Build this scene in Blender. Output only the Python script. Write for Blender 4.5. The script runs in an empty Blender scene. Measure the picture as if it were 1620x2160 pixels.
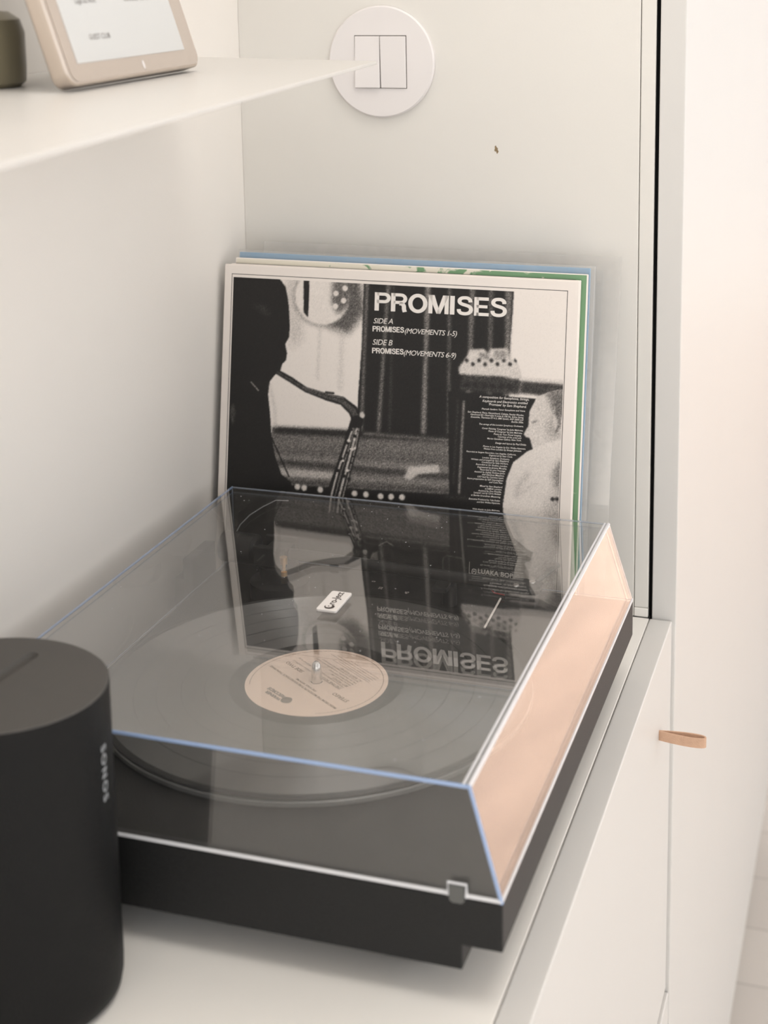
import bpy, bmesh, math, random
import numpy as np
from mathutils import Vector, Matrix

# ------------------------------------------------------------------ camera
FPX, PX, PY = 3176.44, 891.46, 504.85          # focal length and principal point for a 1620x2160 frame
CAM = Vector((0.56244, -1.24227, 0.56392))
YAW, PITCH, ROLL = 0.30632, -0.17808, -0.01322
C = bpy.context.scene.collection
scene = bpy.context.scene

FW = Vector((-math.sin(YAW) * math.cos(PITCH), math.cos(YAW) * math.cos(PITCH), math.sin(PITCH)))
_r = FW.cross(Vector((0, 0, 1))).normalized()
_u = _r.cross(FW)
RT = math.cos(ROLL) * _r + math.sin(ROLL) * _u
UP = -math.sin(ROLL) * _r + math.cos(ROLL) * _u
cam_data = bpy.data.cameras.new('camera')
cam = bpy.data.objects.new('camera', cam_data)
C.objects.link(cam)
cam.matrix_world = Matrix(((RT.x, UP.x, -FW.x, CAM.x), (RT.y, UP.y, -FW.y, CAM.y), (RT.z, UP.z, -FW.z, CAM.z), (0, 0, 0, 1)))
cam_data.sensor_fit = 'HORIZONTAL'
cam_data.sensor_width = 36.0
cam_data.lens = FPX / 1620 * 36.0
cam_data.shift_x = (810 - PX) / 1620
cam_data.shift_y = -(1080 - PY) / 1620
cam_data.clip_start = 0.02
cam_data.clip_end = 60
cam_data.dof.use_dof = True
cam_data.dof.focus_distance = 1.17
cam_data.dof.aperture_fstop = 10.0
scene.camera = cam

# ------------------------------------------------------------------ world, sun, exposure
world = bpy.data.worlds.new('daylight_sky')
scene.world = world
world.use_nodes = True
wn = world.node_tree.nodes
wn['Background'].inputs['Color'].default_value = (0.97, 0.98, 1.0, 1)
wn['Background'].inputs['Strength'].default_value = 2.65
sun_data = bpy.data.lights.new('sun', 'SUN')
sun_data.energy = 17.0
sun_data.angle = math.radians(1.5)
sun_data.color = (1.0, 0.95, 0.89)
sun = bpy.data.objects.new('sun', sun_data)
C.objects.link(sun)
sun.location = (6, 3, 6)
sun.rotation_euler = Vector((-0.55, 0.33, -0.77)).to_track_quat('-Z', 'Y').to_euler()
for ploc, prot, psx, psy in (((3.65, 2.95, 0.575), (0, 90, 0), 3.05, 4.7), ((2.45, 5.65, 0.69), (90, 0, 0), 1.7, 2.82), ((3.65, -0.45, 0.95), (0, 90, 0), 2.3, 1.9), ((1.85, -2.65, 0.675), (-90, 0, 0), 3.3, 2.85)):
    pd = bpy.data.lights.new('window_daylight', 'AREA')
    pd.shape = 'RECTANGLE'; pd.size = psx; pd.size_y = psy
    pd.cycles.is_portal = True
    po = bpy.data.objects.new('window_daylight', pd)
    C.objects.link(po)
    po.location = ploc
    po.rotation_euler = [math.radians(k) for k in prot]
vs = scene.view_settings
vs.view_transform = 'Standard'
vs.look = 'None'
vs.gamma = 1
vs.use_curve_mapping = False
vs.exposure = -0.64
scene.cycles.use_denoising = True
scene.cycles.max_bounces = 14
scene.cycles.transparent_max_bounces = 24
scene.cycles.glossy_bounces = 6
scene.cycles.caustics_reflective = False
scene.cycles.caustics_refractive = False

# ------------------------------------------------------------------ helpers
def ray(x, y):
    return FW + RT * ((x - PX) / FPX) - UP * ((y - PY) / FPX)

def on_plane(x, y, o, n):
    d = ray(x, y)
    return CAM + d * ((Vector(o) - CAM).dot(n) / d.dot(n))

def lin(c):
    return tuple(((v / 12.92) if v <= 0.04045 else ((v + 0.055) / 1.055) ** 2.4) for v in c)

def rgb(r, g, b):
    return lin((r / 255, g / 255, b / 255))

def mat(name, col, rough=0.5, metal=0.0, vary=0.03, scale=60.0, bump=0.0, bscale=400.0, spec=0.5, emit=0.0, coat=0.0):
    m = bpy.data.materials.new(name)
    m.use_nodes = True
    nt = m.node_tree
    b = nt.nodes['Principled BSDF']
    b.inputs['Roughness'].default_value = rough
    b.inputs['Metallic'].default_value = metal
    b.inputs['Specular IOR Level'].default_value = spec
    b.inputs['Coat Weight'].default_value = coat
    tc = nt.nodes.new('ShaderNodeTexCoord')
    n = nt.nodes.new('ShaderNodeTexNoise')
    n.inputs['Scale'].default_value = scale
    n.inputs['Detail'].default_value = 4
    nt.links.new(tc.outputs['Object'], n.inputs['Vector'])
    mx = nt.nodes.new('ShaderNodeMix')
    mx.data_type = 'RGBA'
    mx.inputs['A'].default_value = tuple(v * (1 - vary) for v in col) + (1,)
    mx.inputs['B'].default_value = tuple(min(1, v * (1 + vary)) for v in col) + (1,)
    nt.links.new(n.outputs['Fac'], mx.inputs['Factor'])
    nt.links.new(mx.outputs['Result'], b.inputs['Base Color'])
    if emit > 0:
        nt.links.new(mx.outputs['Result'], b.inputs['Emission Color'])
        b.inputs['Emission Strength'].default_value = emit
    if bump > 0:
        n2 = nt.nodes.new('ShaderNodeTexNoise')
        n2.inputs['Scale'].default_value = bscale
        n2.inputs['Detail'].default_value = 2
        nt.links.new(tc.outputs['Object'], n2.inputs['Vector'])
        bp = nt.nodes.new('ShaderNodeBump')
        bp.inputs['Strength'].default_value = bump
        bp.inputs['Distance'].default_value = 0.001
        nt.links.new(n2.outputs['Fac'], bp.inputs['Height'])
        nt.links.new(bp.outputs['Normal'], b.inputs['Normal'])
    return m

def clear_mat(name, tint=(1, 1, 1), r0=0.04, haze=0.0, hazecol=(0.8, 0.8, 0.8), rough=0.0, power=5.0):
    """thin clear plastic: transparent + mirror reflection by Schlick's law, a little dusty haze"""
    m = bpy.data.materials.new(name)
    m.use_nodes = True
    nt = m.node_tree
    nt.nodes.remove(nt.nodes['Principled BSDF'])
    out = nt.nodes['Material Output']
    g = nt.nodes.new('ShaderNodeNewGeometry')
    dot = nt.nodes.new('ShaderNodeVectorMath'); dot.operation = 'DOT_PRODUCT'
    nt.links.new(g.outputs['Normal'], dot.inputs[0])
    nt.links.new(g.outputs['Incoming'], dot.inputs[1])
    def math_node(op, a=None, b=None):
        k = nt.nodes.new('ShaderNodeMath'); k.operation = op
        for i, v in enumerate((a, b)):
            if v is None: continue
            if isinstance(v, (int, float)): k.inputs[i].default_value = v
            else: nt.links.new(v, k.inputs[i])
        return k.outputs[0]
    ab = math_node('ABSOLUTE', dot.outputs['Value'])
    om = math_node('SUBTRACT', 1.0, ab)
    p5 = math_node('POWER', om, power)
    fr = math_node('ADD', math_node('MULTIPLY', p5, 1 - r0), r0)
    tr = nt.nodes.new('ShaderNodeBsdfTransparent'); tr.inputs['Color'].default_value = tint + (1,)
    gl = nt.nodes.new('ShaderNodeBsdfGlossy'); gl.inputs['Roughness'].default_value = rough
    base = tr.outputs[0]
    if haze > 0:
        df = nt.nodes.new('ShaderNodeBsdfDiffuse'); df.inputs['Color'].default_value = hazecol + (1,)
        tc = nt.nodes.new('ShaderNodeTexCoord')
        n = nt.nodes.new('ShaderNodeTexNoise'); n.inputs['Scale'].default_value = 90; n.inputs['Detail'].default_value = 6
        nt.links.new(tc.outputs['Object'], n.inputs['Vector'])
        hz = math_node('MULTIPLY', n.outputs['Fac'], haze * 2)
        mx = nt.nodes.new('ShaderNodeMixShader')
        nt.links.new(hz, mx.inputs[0]); nt.links.new(tr.outputs[0], mx.inputs[1]); nt.links.new(df.outputs[0], mx.inputs[2])
        base = mx.outputs[0]
    mix = nt.nodes.new('ShaderNodeMixShader')
    nt.links.new(fr, mix.inputs[0]); nt.links.new(base, mix.inputs[1]); nt.links.new(gl.outputs[0], mix.inputs[2])
    nt.links.new(mix.outputs[0], out.inputs['Surface'])
    return m

def add_box(bm, x0, x1, y0, y1, z0, z1):
    vs_ = [bm.verts.new(c) for c in ((x0, y0, z0), (x1, y0, z0), (x1, y1, z0), (x0, y1, z0), (x0, y0, z1), (x1, y0, z1), (x1, y1, z1), (x0, y1, z1))]
    for f in ((0, 3, 2, 1), (4, 5, 6, 7), (0, 1, 5, 4), (1, 2, 6, 5), (2, 3, 7, 6), (3, 0, 4, 7)):
        bm.faces.new([vs_[i] for i in f])
    return vs_

def add_prism(bm, pts, z0, z1):
    a = [bm.verts.new((x, y, z0)) for x, y in pts]
    b = [bm.verts.new((x, y, z1)) for x, y in pts]
    n = len(pts)
    bm.faces.new(a[::-1]); bm.faces.new(b)
    for i in range(n):
        bm.faces.new((a[i], a[(i + 1) % n], b[(i + 1) % n], b[i]))

def add_lathe(bm, prof, cx=0, cy=0, n=96, sx=1, sy=1):
    rings = []
    for r, z in prof:
        if r < 1e-7:
            rings.append([bm.verts.new((cx, cy, z))])
        else:
            rings.append([bm.verts.new((cx + r * sx * math.cos(2 * math.pi * i / n), cy + r * sy * math.sin(2 * math.pi * i / n), z)) for i in range(n)])
    for a, b in zip(rings, rings[1:]):
        for i in range(n):
            j = (i + 1) % n
            if len(a) == 1 and len(b) == 1: continue
            if len(a) == 1: bm.faces.new((a[0], b[j], b[i]))
            elif len(b) == 1: bm.faces.new((a[i], a[j], b[0]))
            else: bm.faces.new((a[i], a[j], b[j], b[i]))

def add_tube(bm, pts, rad, n=12, caps=True):
    pts = [Vector(p) for p in pts]
    rads = rad if isinstance(rad, (list, tuple)) else [rad] * len(pts)
    rings = []
    for i, p in enumerate(pts):
        t = (pts[min(i + 1, len(pts) - 1)] - pts[max(i - 1, 0)]).normalized()
        a = t.cross(Vector((0, 0, 1)))
        if a.length < 1e-3: a = t.cross(Vector((0, 1, 0)))
        a.normalize(); b = a.cross(t)
        rings.append([bm.verts.new(p + (a * math.cos(2 * math.pi * k / n) + b * math.sin(2 * math.pi * k / n)) * rads[i]) for k in range(n)])
    for a, b in zip(rings, rings[1:]):
        for k in range(n):
            bm.faces.new((a[k], a[(k + 1) % n], b[(k + 1) % n], b[k]))
    if caps:
        bm.faces.new(rings[0][::-1]); bm.faces.new(rings[-1])

def rounded_rect(w, h, r, n=6, x0=0.0, y0=0.0):
    pts = []
    for cx, cy, a0 in ((w - r, r, -90), (w - r, h - r, 0), (r, h - r, 90), (r, r, 180)):
        for i in range(n + 1):
            a = math.radians(a0 + 90 * i / n)
            pts.append((x0 + cx + r * math.cos(a), y0 + cy + r * math.sin(a)))
    return pts

def finish(name, bm, m, parent=None, smooth=False, bevel=0.0, seg=2, angle=35):
    bmesh.ops.recalc_face_normals(bm, faces=bm.faces)
    if bevel > 0:
        es = [e for e in bm.edges if len(e.link_faces) == 2 and e.calc_face_angle(0) > math.radians(angle)]
        bmesh.ops.bevel(bm, geom=es, offset=bevel, segments=seg, profile=0.5, affect='EDGES', clamp_overlap=True)
    me = bpy.data.meshes.new(name)
    bm.to_mesh(me); bm.free()
    if smooth:
        me.polygons.foreach_set('use_smooth', [True] * len(me.polygons))
        try: me.set_sharp_from_angle(angle=math.radians(32))
        except Exception: pass
    me.materials.append(m)
    o = bpy.data.objects.new(name, me)
    C.objects.link(o)
    if parent is not None: o.parent = parent
    return o

def box_obj(name, b, m, parent=None, bevel=0.0006, seg=2):
    bm = bmesh.new(); add_box(bm, *b)
    return finish(name, bm, m, parent, bevel=bevel, seg=seg)

def tag(o, label, cat, group=None):
    o['label'] = label; o['category'] = cat
    if group: o['group'] = group
    return o

def struct(o, label=None, cat=None):
    o['kind'] = 'structure'
    if label: o['label'] = label
    if cat: o['category'] = cat
    return o

def thing(name, label, cat, loc=(0, 0, 0), rot=(0, 0, 0), group=None):
    o = bpy.data.objects.new(name, None)
    o.empty_display_size = 0.05
    C.objects.link(o)
    o.location = loc; o.rotation_euler = rot
    return tag(o, label, cat, group)

_txt_cache = {}
def text_bm(s, bold=0.0, shear=0.0, spacing=1.0):
    """lettering as flat mesh, unit size; returns verts, faces, (xmin, xmax, ymin, ymax)"""
    key = (s, bold, shear, spacing)
    if key in _txt_cache: return _txt_cache[key]
    cu = bpy.data.curves.new('lettering', 'FONT')
    cu.body = s; cu.size = 1.0; cu.offset = bold; cu.shear = shear; cu.space_character = spacing
    cu.resolution_u = 3; cu.fill_mode = 'FRONT'
    ob = bpy.data.objects.new('lettering', cu)
    C.objects.link(ob)
    bpy.context.view_layer.update()
    me = bpy.data.meshes.new_from_object(ob.evaluated_get(bpy.context.evaluated_depsgraph_get()))
    v = [tuple(x.co)[:2] for x in me.vertices]
    f = [tuple(p.vertices) for p in me.polygons]
    bpy.data.objects.remove(ob); bpy.data.curves.remove(cu); bpy.data.meshes.remove(me)
    xs = [a for a, _ in v] or [0, 1]; ys = [b for _, b in v] or [0, 1]
    _txt_cache[key] = (v, f, (min(xs), max(xs), min(ys), max(ys)))
    return _txt_cache[key]

def add_text(bm, s, place, bold=0.0, shear=0.0, spacing=1.0, width=None, height=None, anchor='left'):
    """place(x, y) -> 3D point; scaled to a given width or capital height"""
    v, f, (x0, x1, y0, y1) = text_bm(s, bold, shear, spacing)
    k = width / (x1 - x0) if width else height / 0.7
    ox = {'left': x0, 'center': (x0 + x1) / 2, 'right': x1}[anchor]
    vv = [bm.verts.new(place((x - ox) * k, y * k)) for x, y in v]
    for q in f:
        try: bm.faces.new([vv[i] for i in q])
        except ValueError: pass

def flat_obj(name, bm, m, parent):
    me = bpy.data.meshes.new(name); bm.to_mesh(me); bm.free()
    me.materials.append(m)
    o = bpy.data.objects.new(name, me); C.objects.link(o); o.parent = parent
    return o

# ------------------------------------------------------------------ materials
M = {}
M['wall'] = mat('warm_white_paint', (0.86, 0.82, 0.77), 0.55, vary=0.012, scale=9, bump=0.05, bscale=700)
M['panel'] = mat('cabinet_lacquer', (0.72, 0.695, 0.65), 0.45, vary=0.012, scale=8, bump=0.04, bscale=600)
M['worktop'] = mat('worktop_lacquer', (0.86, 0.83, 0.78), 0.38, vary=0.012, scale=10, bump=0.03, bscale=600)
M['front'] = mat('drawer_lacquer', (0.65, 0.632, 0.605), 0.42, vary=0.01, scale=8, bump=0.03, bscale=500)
M['edge'] = mat('edge_band', (0.84, 0.82, 0.78), 0.35, vary=0.01)
M['room'] = mat('room_white', (0.90, 0.895, 0.88), 0.7, vary=0.02, scale=4)
M['black_gap'] = mat('gap_shade_black', (0.004, 0.004, 0.004), 0.9, vary=0.1, spec=0.1)
M['shelf'] = mat('shelf_powder_coat', (0.63, 0.61, 0.58), 0.35, vary=0.01, scale=12)
M['switch'] = mat('switch_plastic', (0.76, 0.725, 0.71), 0.35, vary=0.01, scale=20)
M['switch_dark'] = mat('switch_gap', (0.10, 0.085, 0.07), 0.7, vary=0.1)
M['leather'] = mat('tan_leather', rgb(196, 160, 134), 0.65, vary=0.15, scale=180, bump=0.4, bscale=900)
M['plinth'] = mat('black_vinyl_wrap', (0.007, 0.007, 0.007), 0.42, vary=0.2, scale=900, bump=0.8, bscale=1500, spec=0.35)
M['rubber'] = mat('black_rubber', (0.02, 0.02, 0.02), 0.75, vary=0.2, scale=200)
M['felt'] = mat('black_felt', (0.02, 0.02, 0.021), 0.95, vary=0.4, scale=900, bump=0.5, bscale=2500, spec=0.1)
M['platter'] = mat('grey_platter', (0.10, 0.10, 0.098), 0.35, vary=0.1, scale=100, spec=0.6)
M['steel'] = mat('polished_steel', (0.78, 0.76, 0.74), 0.22, 1.0, vary=0.05, scale=200)
M['brass'] = mat('brass', (0.9, 0.55, 0.22), 0.3, 1.0, vary=0.05, scale=200)
M['darkplastic'] = mat('dark_plastic', (0.025, 0.025, 0.026), 0.4, vary=0.2, scale=150)
M['greytab'] = mat('grey_rubber_tab', (0.10, 0.10, 0.095), 0.6, vary=0.1, scale=150)
M['acrylic'] = clear_mat('clear_acrylic', (0.99, 0.99, 0.985), 0.06, haze=0.012, hazecol=(0.75, 0.72, 0.68), power=3.0)
M['logo_ink'] = mat('dark_print', (0.05, 0.035, 0.03), 0.5, vary=0.1)
M['logo_plate'] = mat('silver_white_plate', (0.80, 0.76, 0.73), 0.35, vary=0.02)
M['white_ink'] = mat('white_print', (0.80, 0.75, 0.70), 0.5, vary=0.02, scale=300)
M['paper'] = mat('cream_card', (0.80, 0.735, 0.68), 0.5, vary=0.015, scale=60, bump=0.05, bscale=900)
M['black_ink'] = mat('black_line_print', (0.03, 0.027, 0.025), 0.5, vary=0.1)
M['label_paper'] = mat('peach_label_paper', rgb(234, 208, 190), 0.6, vary=0.015, scale=200)
M['label_ink'] = mat('brown_label_print', rgb(128, 100, 70), 0.6, vary=0.1, scale=200)
M['label_logo'] = mat('grey_label_print', rgb(120, 108, 98), 0.6, vary=0.05, scale=200)
M['blue'] = mat('pale_blue_card', rgb(132, 166, 194), 0.4, vary=0.06, scale=40)
M['vinylwrap'] = clear_mat('polythene', (0.97, 0.97, 0.97), 0.05, haze=0.10, hazecol=(0.78, 0.76, 0.73), rough=0.05)
M['speaker'] = mat('black_speaker_mesh', (0.022, 0.022, 0.021), 0.55, vary=0.2, scale=600)
M['speaker_top'] = mat('matt_black_top', (0.075, 0.070, 0.064), 0.6, vary=0.05, scale=100)
M['speaker_slot'] = mat('slot_black', (0.03, 0.029, 0.027), 0.6, vary=0.05)
M['logo_grey'] = mat('grey_lettering', (0.32, 0.33, 0.34), 0.45, vary=0.05)
M['champagne'] = mat('champagne_metal', (0.60, 0.52, 0.45), 0.28, 0.85, vary=0.02, scale=30)
M['bezel'] = mat('glossy_beige_bezel', (0.44, 0.36, 0.30), 0.05, 0.0, vary=0.02, scale=30, coat=1.0, spec=0.8)
M['screen'] = mat('lit_screen', (0.60, 0.60, 0.59), 0.3, vary=0.005, emit=0.02)
M['screen_ink'] = mat('screen_text', (0.22, 0.20, 0.19), 0.4, vary=0.05)
M['olive'] = mat('olive_glaze', rgb(128, 120, 98), 0.4, vary=0.06, scale=40)
M['scuff'] = mat('scuff_brown', (0.25, 0.18, 0.10), 0.7, vary=0.3, scale=900)

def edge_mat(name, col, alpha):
    """acrylic edge: the light it gathers is put into a pale, translucent colour"""
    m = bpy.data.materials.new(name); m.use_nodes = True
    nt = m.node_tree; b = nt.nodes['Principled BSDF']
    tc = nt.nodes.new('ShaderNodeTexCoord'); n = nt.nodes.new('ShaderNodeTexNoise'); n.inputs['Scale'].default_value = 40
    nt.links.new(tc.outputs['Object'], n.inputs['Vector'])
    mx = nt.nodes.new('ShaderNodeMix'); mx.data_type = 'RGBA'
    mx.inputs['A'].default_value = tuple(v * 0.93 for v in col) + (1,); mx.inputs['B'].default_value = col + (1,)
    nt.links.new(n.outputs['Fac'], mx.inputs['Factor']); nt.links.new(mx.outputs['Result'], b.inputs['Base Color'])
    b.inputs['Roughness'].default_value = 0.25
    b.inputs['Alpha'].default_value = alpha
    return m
M['edge_blue'] = edge_mat('acrylic_edge_blue', (0.36, 0.48, 0.72), 0.8)  # light caught in the acrylic edges, painted as blue and pale tints
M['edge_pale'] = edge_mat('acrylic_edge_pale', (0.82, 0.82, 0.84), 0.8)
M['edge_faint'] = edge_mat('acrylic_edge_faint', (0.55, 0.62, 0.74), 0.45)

def vinyl_mat():
    m = bpy.data.materials.new('black_vinyl_grooves'); m.use_nodes = True
    nt = m.node_tree; b = nt.nodes['Principled BSDF']
    tc = nt.nodes.new('ShaderNodeTexCoord')
    sep = nt.nodes.new('ShaderNodeSeparateXYZ'); nt.links.new(tc.outputs['Object'], sep.inputs[0])
    def mn(op, a, b_=None):
        k = nt.nodes.new('ShaderNodeMath'); k.operation = op
        for i, v in enumerate((a, b_)):
            if v is None: continue
            if isinstance(v, (int, float)): k.inputs[i].default_value = v
            else: nt.links.new(v, k.inputs[i])
        return k.outputs[0]
    r = mn('SQRT', mn('ADD', mn('MULTIPLY', sep.outputs[0], sep.outputs[0]), mn('MULTIPLY', sep.outputs[1], sep.outputs[1])))
    ramp = nt.nodes.new('ShaderNodeValToRGB')          # grooved bands parted by smooth gaps
    ramp.color_ramp.interpolation = 'CONSTANT'
    els = ramp.color_ramp.elements
    els[0].position = 0; els[0].color = (0, 0, 0, 1)
    stops = [(0.061, 1), (0.0772, 0), (0.0778, 1), (0.0936, 0), (0.0942, 1), (0.1102, 0), (0.1108, 1), (0.1262, 0), (0.1268, 1), (0.1462, 0)]
    els[1].position = stops[0][0] / 0.16; els[1].color = (1, 1, 1, 1)
    for s, v in stops[1:]:
        e = els.new(s / 0.16); e.color = (v, v, v, 1)
    nt.links.new(mn('DIVIDE', r, 0.16), ramp.inputs['Fac'])
    groove = ramp.outputs['Color']
    b.inputs['Metallic'].default_value = 0.6
    mx = nt.nodes.new('ShaderNodeMix'); mx.data_type = 'RGBA'
    mx.inputs['A'].default_value = (0.03, 0.03, 0.03, 1); mx.inputs['B'].default_value = (0.11, 0.108, 0.105, 1)
    nt.links.new(groove, mx.inputs['Factor']); nt.links.new(mx.outputs['Result'], b.inputs['Base Color'])
    b.inputs['Roughness'].default_value = 0.5
    b.inputs['Anisotropic'].default_value = 1.0; b.inputs['Anisotropic Rotation'].default_value = 0.25
    b.inputs['Specular IOR Level'].default_value = 0.9
    tg = nt.nodes.new('ShaderNodeTangent'); tg.direction_type = 'RADIAL'; tg.axis = 'Z'
    nt.links.new(tg.outputs[0], b.inputs['Tangent'])
    # the two walls of the V-shaped grooves mirror light sideways along the radius
    walls = []
    for sgn in (1, -1):
        cb = nt.nodes.new('ShaderNodeCombineXYZ')
        nt.links.new(mn('MULTIPLY', mn('DIVIDE', sep.outputs[0], r), 1.15 * sgn), cb.inputs[0])
        nt.links.new(mn('MULTIPLY', mn('DIVIDE', sep.outputs[1], r), 1.15 * sgn), cb.inputs[1])
        cb.inputs[2].default_value = 1.0
        nv = nt.nodes.new('ShaderNodeVectorMath'); nv.operation = 'NORMALIZE'
        nt.links.new(cb.outputs[0], nv.inputs[0])
        gl = nt.nodes.new('ShaderNodeBsdfGlossy'); gl.inputs['Roughness'].default_value = 0.17
        gl.inputs['Color'].default_value = (0.62, 0.62, 0.63, 1)
        nt.links.new(nv.outputs[0], gl.inputs['Normal'])
        walls.append(gl.outputs[0])
    mw = nt.nodes.new('ShaderNodeMixShader'); mw.inputs[0].default_value = 0.5
    nt.links.new(walls[0], mw.inputs[1]); nt.links.new(walls[1], mw.inputs[2])
    mf = nt.nodes.new('ShaderNodeMixShader')
    nt.links.new(mn('MULTIPLY', groove, 0.20), mf.inputs[0])
    nt.links.new(b.outputs[0], mf.inputs[1]); nt.links.new(mw.outputs[0], mf.inputs[2])
    nt.links.new(mf.outputs[0], nt.nodes['Material Output'].inputs['Surface'])
    return m
M['vinyl'] = vinyl_mat()

def wood_floor():
    m = bpy.data.materials.new('oak_planks'); m.use_nodes = True
    nt = m.node_tree; b = nt.nodes['Principled BSDF']
    tc = nt.nodes.new('ShaderNodeTexCoord')
    br = nt.nodes.new('ShaderNodeTexBrick')
    br.inputs['Scale'].default_value = 1.0
    br.inputs['Brick Width'].default_value = 1.2; br.inputs['Row Height'].default_value = 0.14; br.inputs['Mortar Size'].default_value = 0.002
    br.inputs['Color1'].default_value = (0.55, 0.51, 0.475, 1); br.inputs['Color2'].default_value = (0.61, 0.57, 0.53, 1)
    br.inputs['Mortar'].default_value = (0.45, 0.42, 0.39, 1)
    nt.links.new(tc.outputs['Object'], br.inputs['Vector'])
    nt.links.new(br.outputs['Color'], b.inputs['Base Color'])
    b.inputs['Roughness'].default_value = 0.5
    return m
M['floor'] = wood_floor()

def green_mat():
    m = bpy.data.materials.new('green_marbled_print'); m.use_nodes = True
    nt = m.node_tree; b = nt.nodes['Principled BSDF']
    tc = nt.nodes.new('ShaderNodeTexCoord')
    mp = nt.nodes.new('ShaderNodeMapping'); mp.inputs['Scale'].default_value = (1, 1, 1)
    nt.links.new(tc.outputs['Object'], mp.inputs[0])
    n = nt.nodes.new('ShaderNodeTexNoise'); n.inputs['Scale'].default_value = 55; n.inputs['Detail'].default_value = 8; n.inputs['Distortion'].default_value = 1.2
    nt.links.new(mp.outputs[0], n.inputs['Vector'])
    sep = nt.nodes.new('ShaderNodeSeparateXYZ'); nt.links.new(tc.outputs['Object'], sep.inputs[0])
    mr = nt.nodes.new('ShaderNodeMapRange'); mr.inputs['From Min'].default_value = 0.05; mr.inputs['From Max'].default_value = 0.31
    mr.inputs['To Min'].default_value = -0.28; mr.inputs['To Max'].default_value = 0.16
    nt.links.new(sep.outputs[0], mr.inputs['Value'])
    ad = nt.nodes.new('ShaderNodeMath'); ad.operation = 'ADD'
    nt.links.new(n.outputs['Fac'], ad.inputs[0]); nt.links.new(mr.outputs[0], ad.inputs[1])
    rp = nt.nodes.new('ShaderNodeValToRGB')
    rp.color_ramp.elements[0].position = 0.44; rp.color_ramp.elements[0].color = rgb(222, 216, 200) + (1,)
    rp.color_ramp.elements[1].position = 0.50; rp.color_ramp.elements[1].color = rgb(112, 150, 112) + (1,)
    nt.links.new(ad.outputs[0], rp.inputs['Fac']); nt.links.new(rp.outputs['Color'], b.inputs['Base Color'])
    b.inputs['Roughness'].default_value = 0.5
    return m
M['green'] = green_mat()

# ------------------------------------------------------------------ the setting
ZF, ZC = -0.95, 2.25                 # floor and ceiling heights; z = 0 is the worktop
XR, YN, YFAR = 3.6, -2.6, 5.6
struct(box_obj('floor', (-0.1, XR + 0.1, YN - 0.1, YFAR + 0.1, ZF - 0.05, ZF), M['floor'], bevel=0))
struct(box_obj('ceiling', (-0.1, XR + 0.1, YN - 0.1, YFAR + 0.1, ZC, ZC + 0.05), M['room'], bevel=0))
struct(box_obj('wall_left', (-0.1, 0.0, YN, 0.018, ZF, ZC), M['wall'], bevel=0))
bm = bmesh.new()
add_box(bm, -0.1, 1.6, YFAR, YFAR + 0.1, ZF, ZC)
add_box(bm, 3.3, XR + 0.1, YFAR, YFAR + 0.1, ZF, ZC)
add_box(bm, 1.6, 3.3, YFAR, YFAR + 0.1, 2.1, ZC)
add_box(bm, 1.6, 3.3, YFAR, YFAR + 0.1, ZF, -0.72)
struct(finish('wall_far', bm, M['room']))
bm = bmesh.new()
for xx in (1.6, 2.42, 3.24):
    add_box(bm, xx, xx + 0.06, YFAR + 0.02, YFAR + 0.07, -0.72, 2.1)
for z_ in (-0.72, 2.05):
    add_box(bm, 1.66, 3.24, YFAR + 0.02, YFAR + 0.07, z_, z_ + 0.05)
struct(finish('window_4', bm, M['room']))
bm = bmesh.new()
add_box(bm, -0.1, 0.2, YN - 0.1, YN, ZF, ZC)
add_box(bm, 3.5, XR + 0.1, YN - 0.1, YN, ZF, ZC)
add_box(bm, 0.2, 3.5, YN - 0.1, YN, 2.1, ZC)
add_box(bm, 0.2, 3.5, YN - 0.1, YN, ZF, -0.75)
struct(finish('wall_near', bm, M['room']))
bm = bmesh.new()
for xx in (0.2, 1.27, 2.35, 3.44):
    add_box(bm, xx, xx + 0.06, YN - 0.07, YN - 0.02, -0.75, 2.1)
for z_ in (-0.75, 2.05):
    add_box(bm, 0.26, 3.44, YN - 0.07, YN - 0.02, z_, z_ + 0.05)
struct(finish('added_window_2', bm, M['room']))  # unseen window, added to bring light from behind the camera
struct(box_obj('wall_corner', (-0.1, 0.0, 0.0185, YFAR, ZF, ZC), M['room'], bevel=0))
bm = bmesh.new()
add_box(bm, XR, XR + 0.1, YN, -1.4, ZF, ZC)
add_box(bm, XR, XR + 0.1, 0.5, 0.6, ZF, ZC)
add_box(bm, XR, XR + 0.1, -1.4, 0.5, ZF, -0.2)
add_box(bm, XR, XR + 0.1, -1.4, 0.5, 2.1, ZC)
add_box(bm, XR, XR + 0.1, 5.3, YFAR, ZF, ZC)
add_box(bm, XR, XR + 0.1, 0.6, 5.3, 2.1, ZC)
struct(finish('wall_right', bm, M['room']))
bm = bmesh.new()
for yy in (0.6, 5.24):
    add_box(bm, XR + 0.02, XR + 0.07, yy, yy + 0.06, ZF, 2.1)
for zz in (ZF, 2.05):
    add_box(bm, XR + 0.02, XR + 0.07, 0.66, 5.24, zz, zz + 0.05)
struct(finish('window_1', bm, M['room']))
bm = bmesh.new()
for yy in (-1.4, -0.48, 0.44):
    add_box(bm, XR + 0.02, XR + 0.07, yy, yy + 0.06, -0.2, 2.1)
for zz in (-0.2, 2.05):
    add_box(bm, XR + 0.02, XR + 0.07, -1.34, 0.44, zz, zz + 0.05)
struct(finish('window_3', bm, M['room']))

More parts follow.
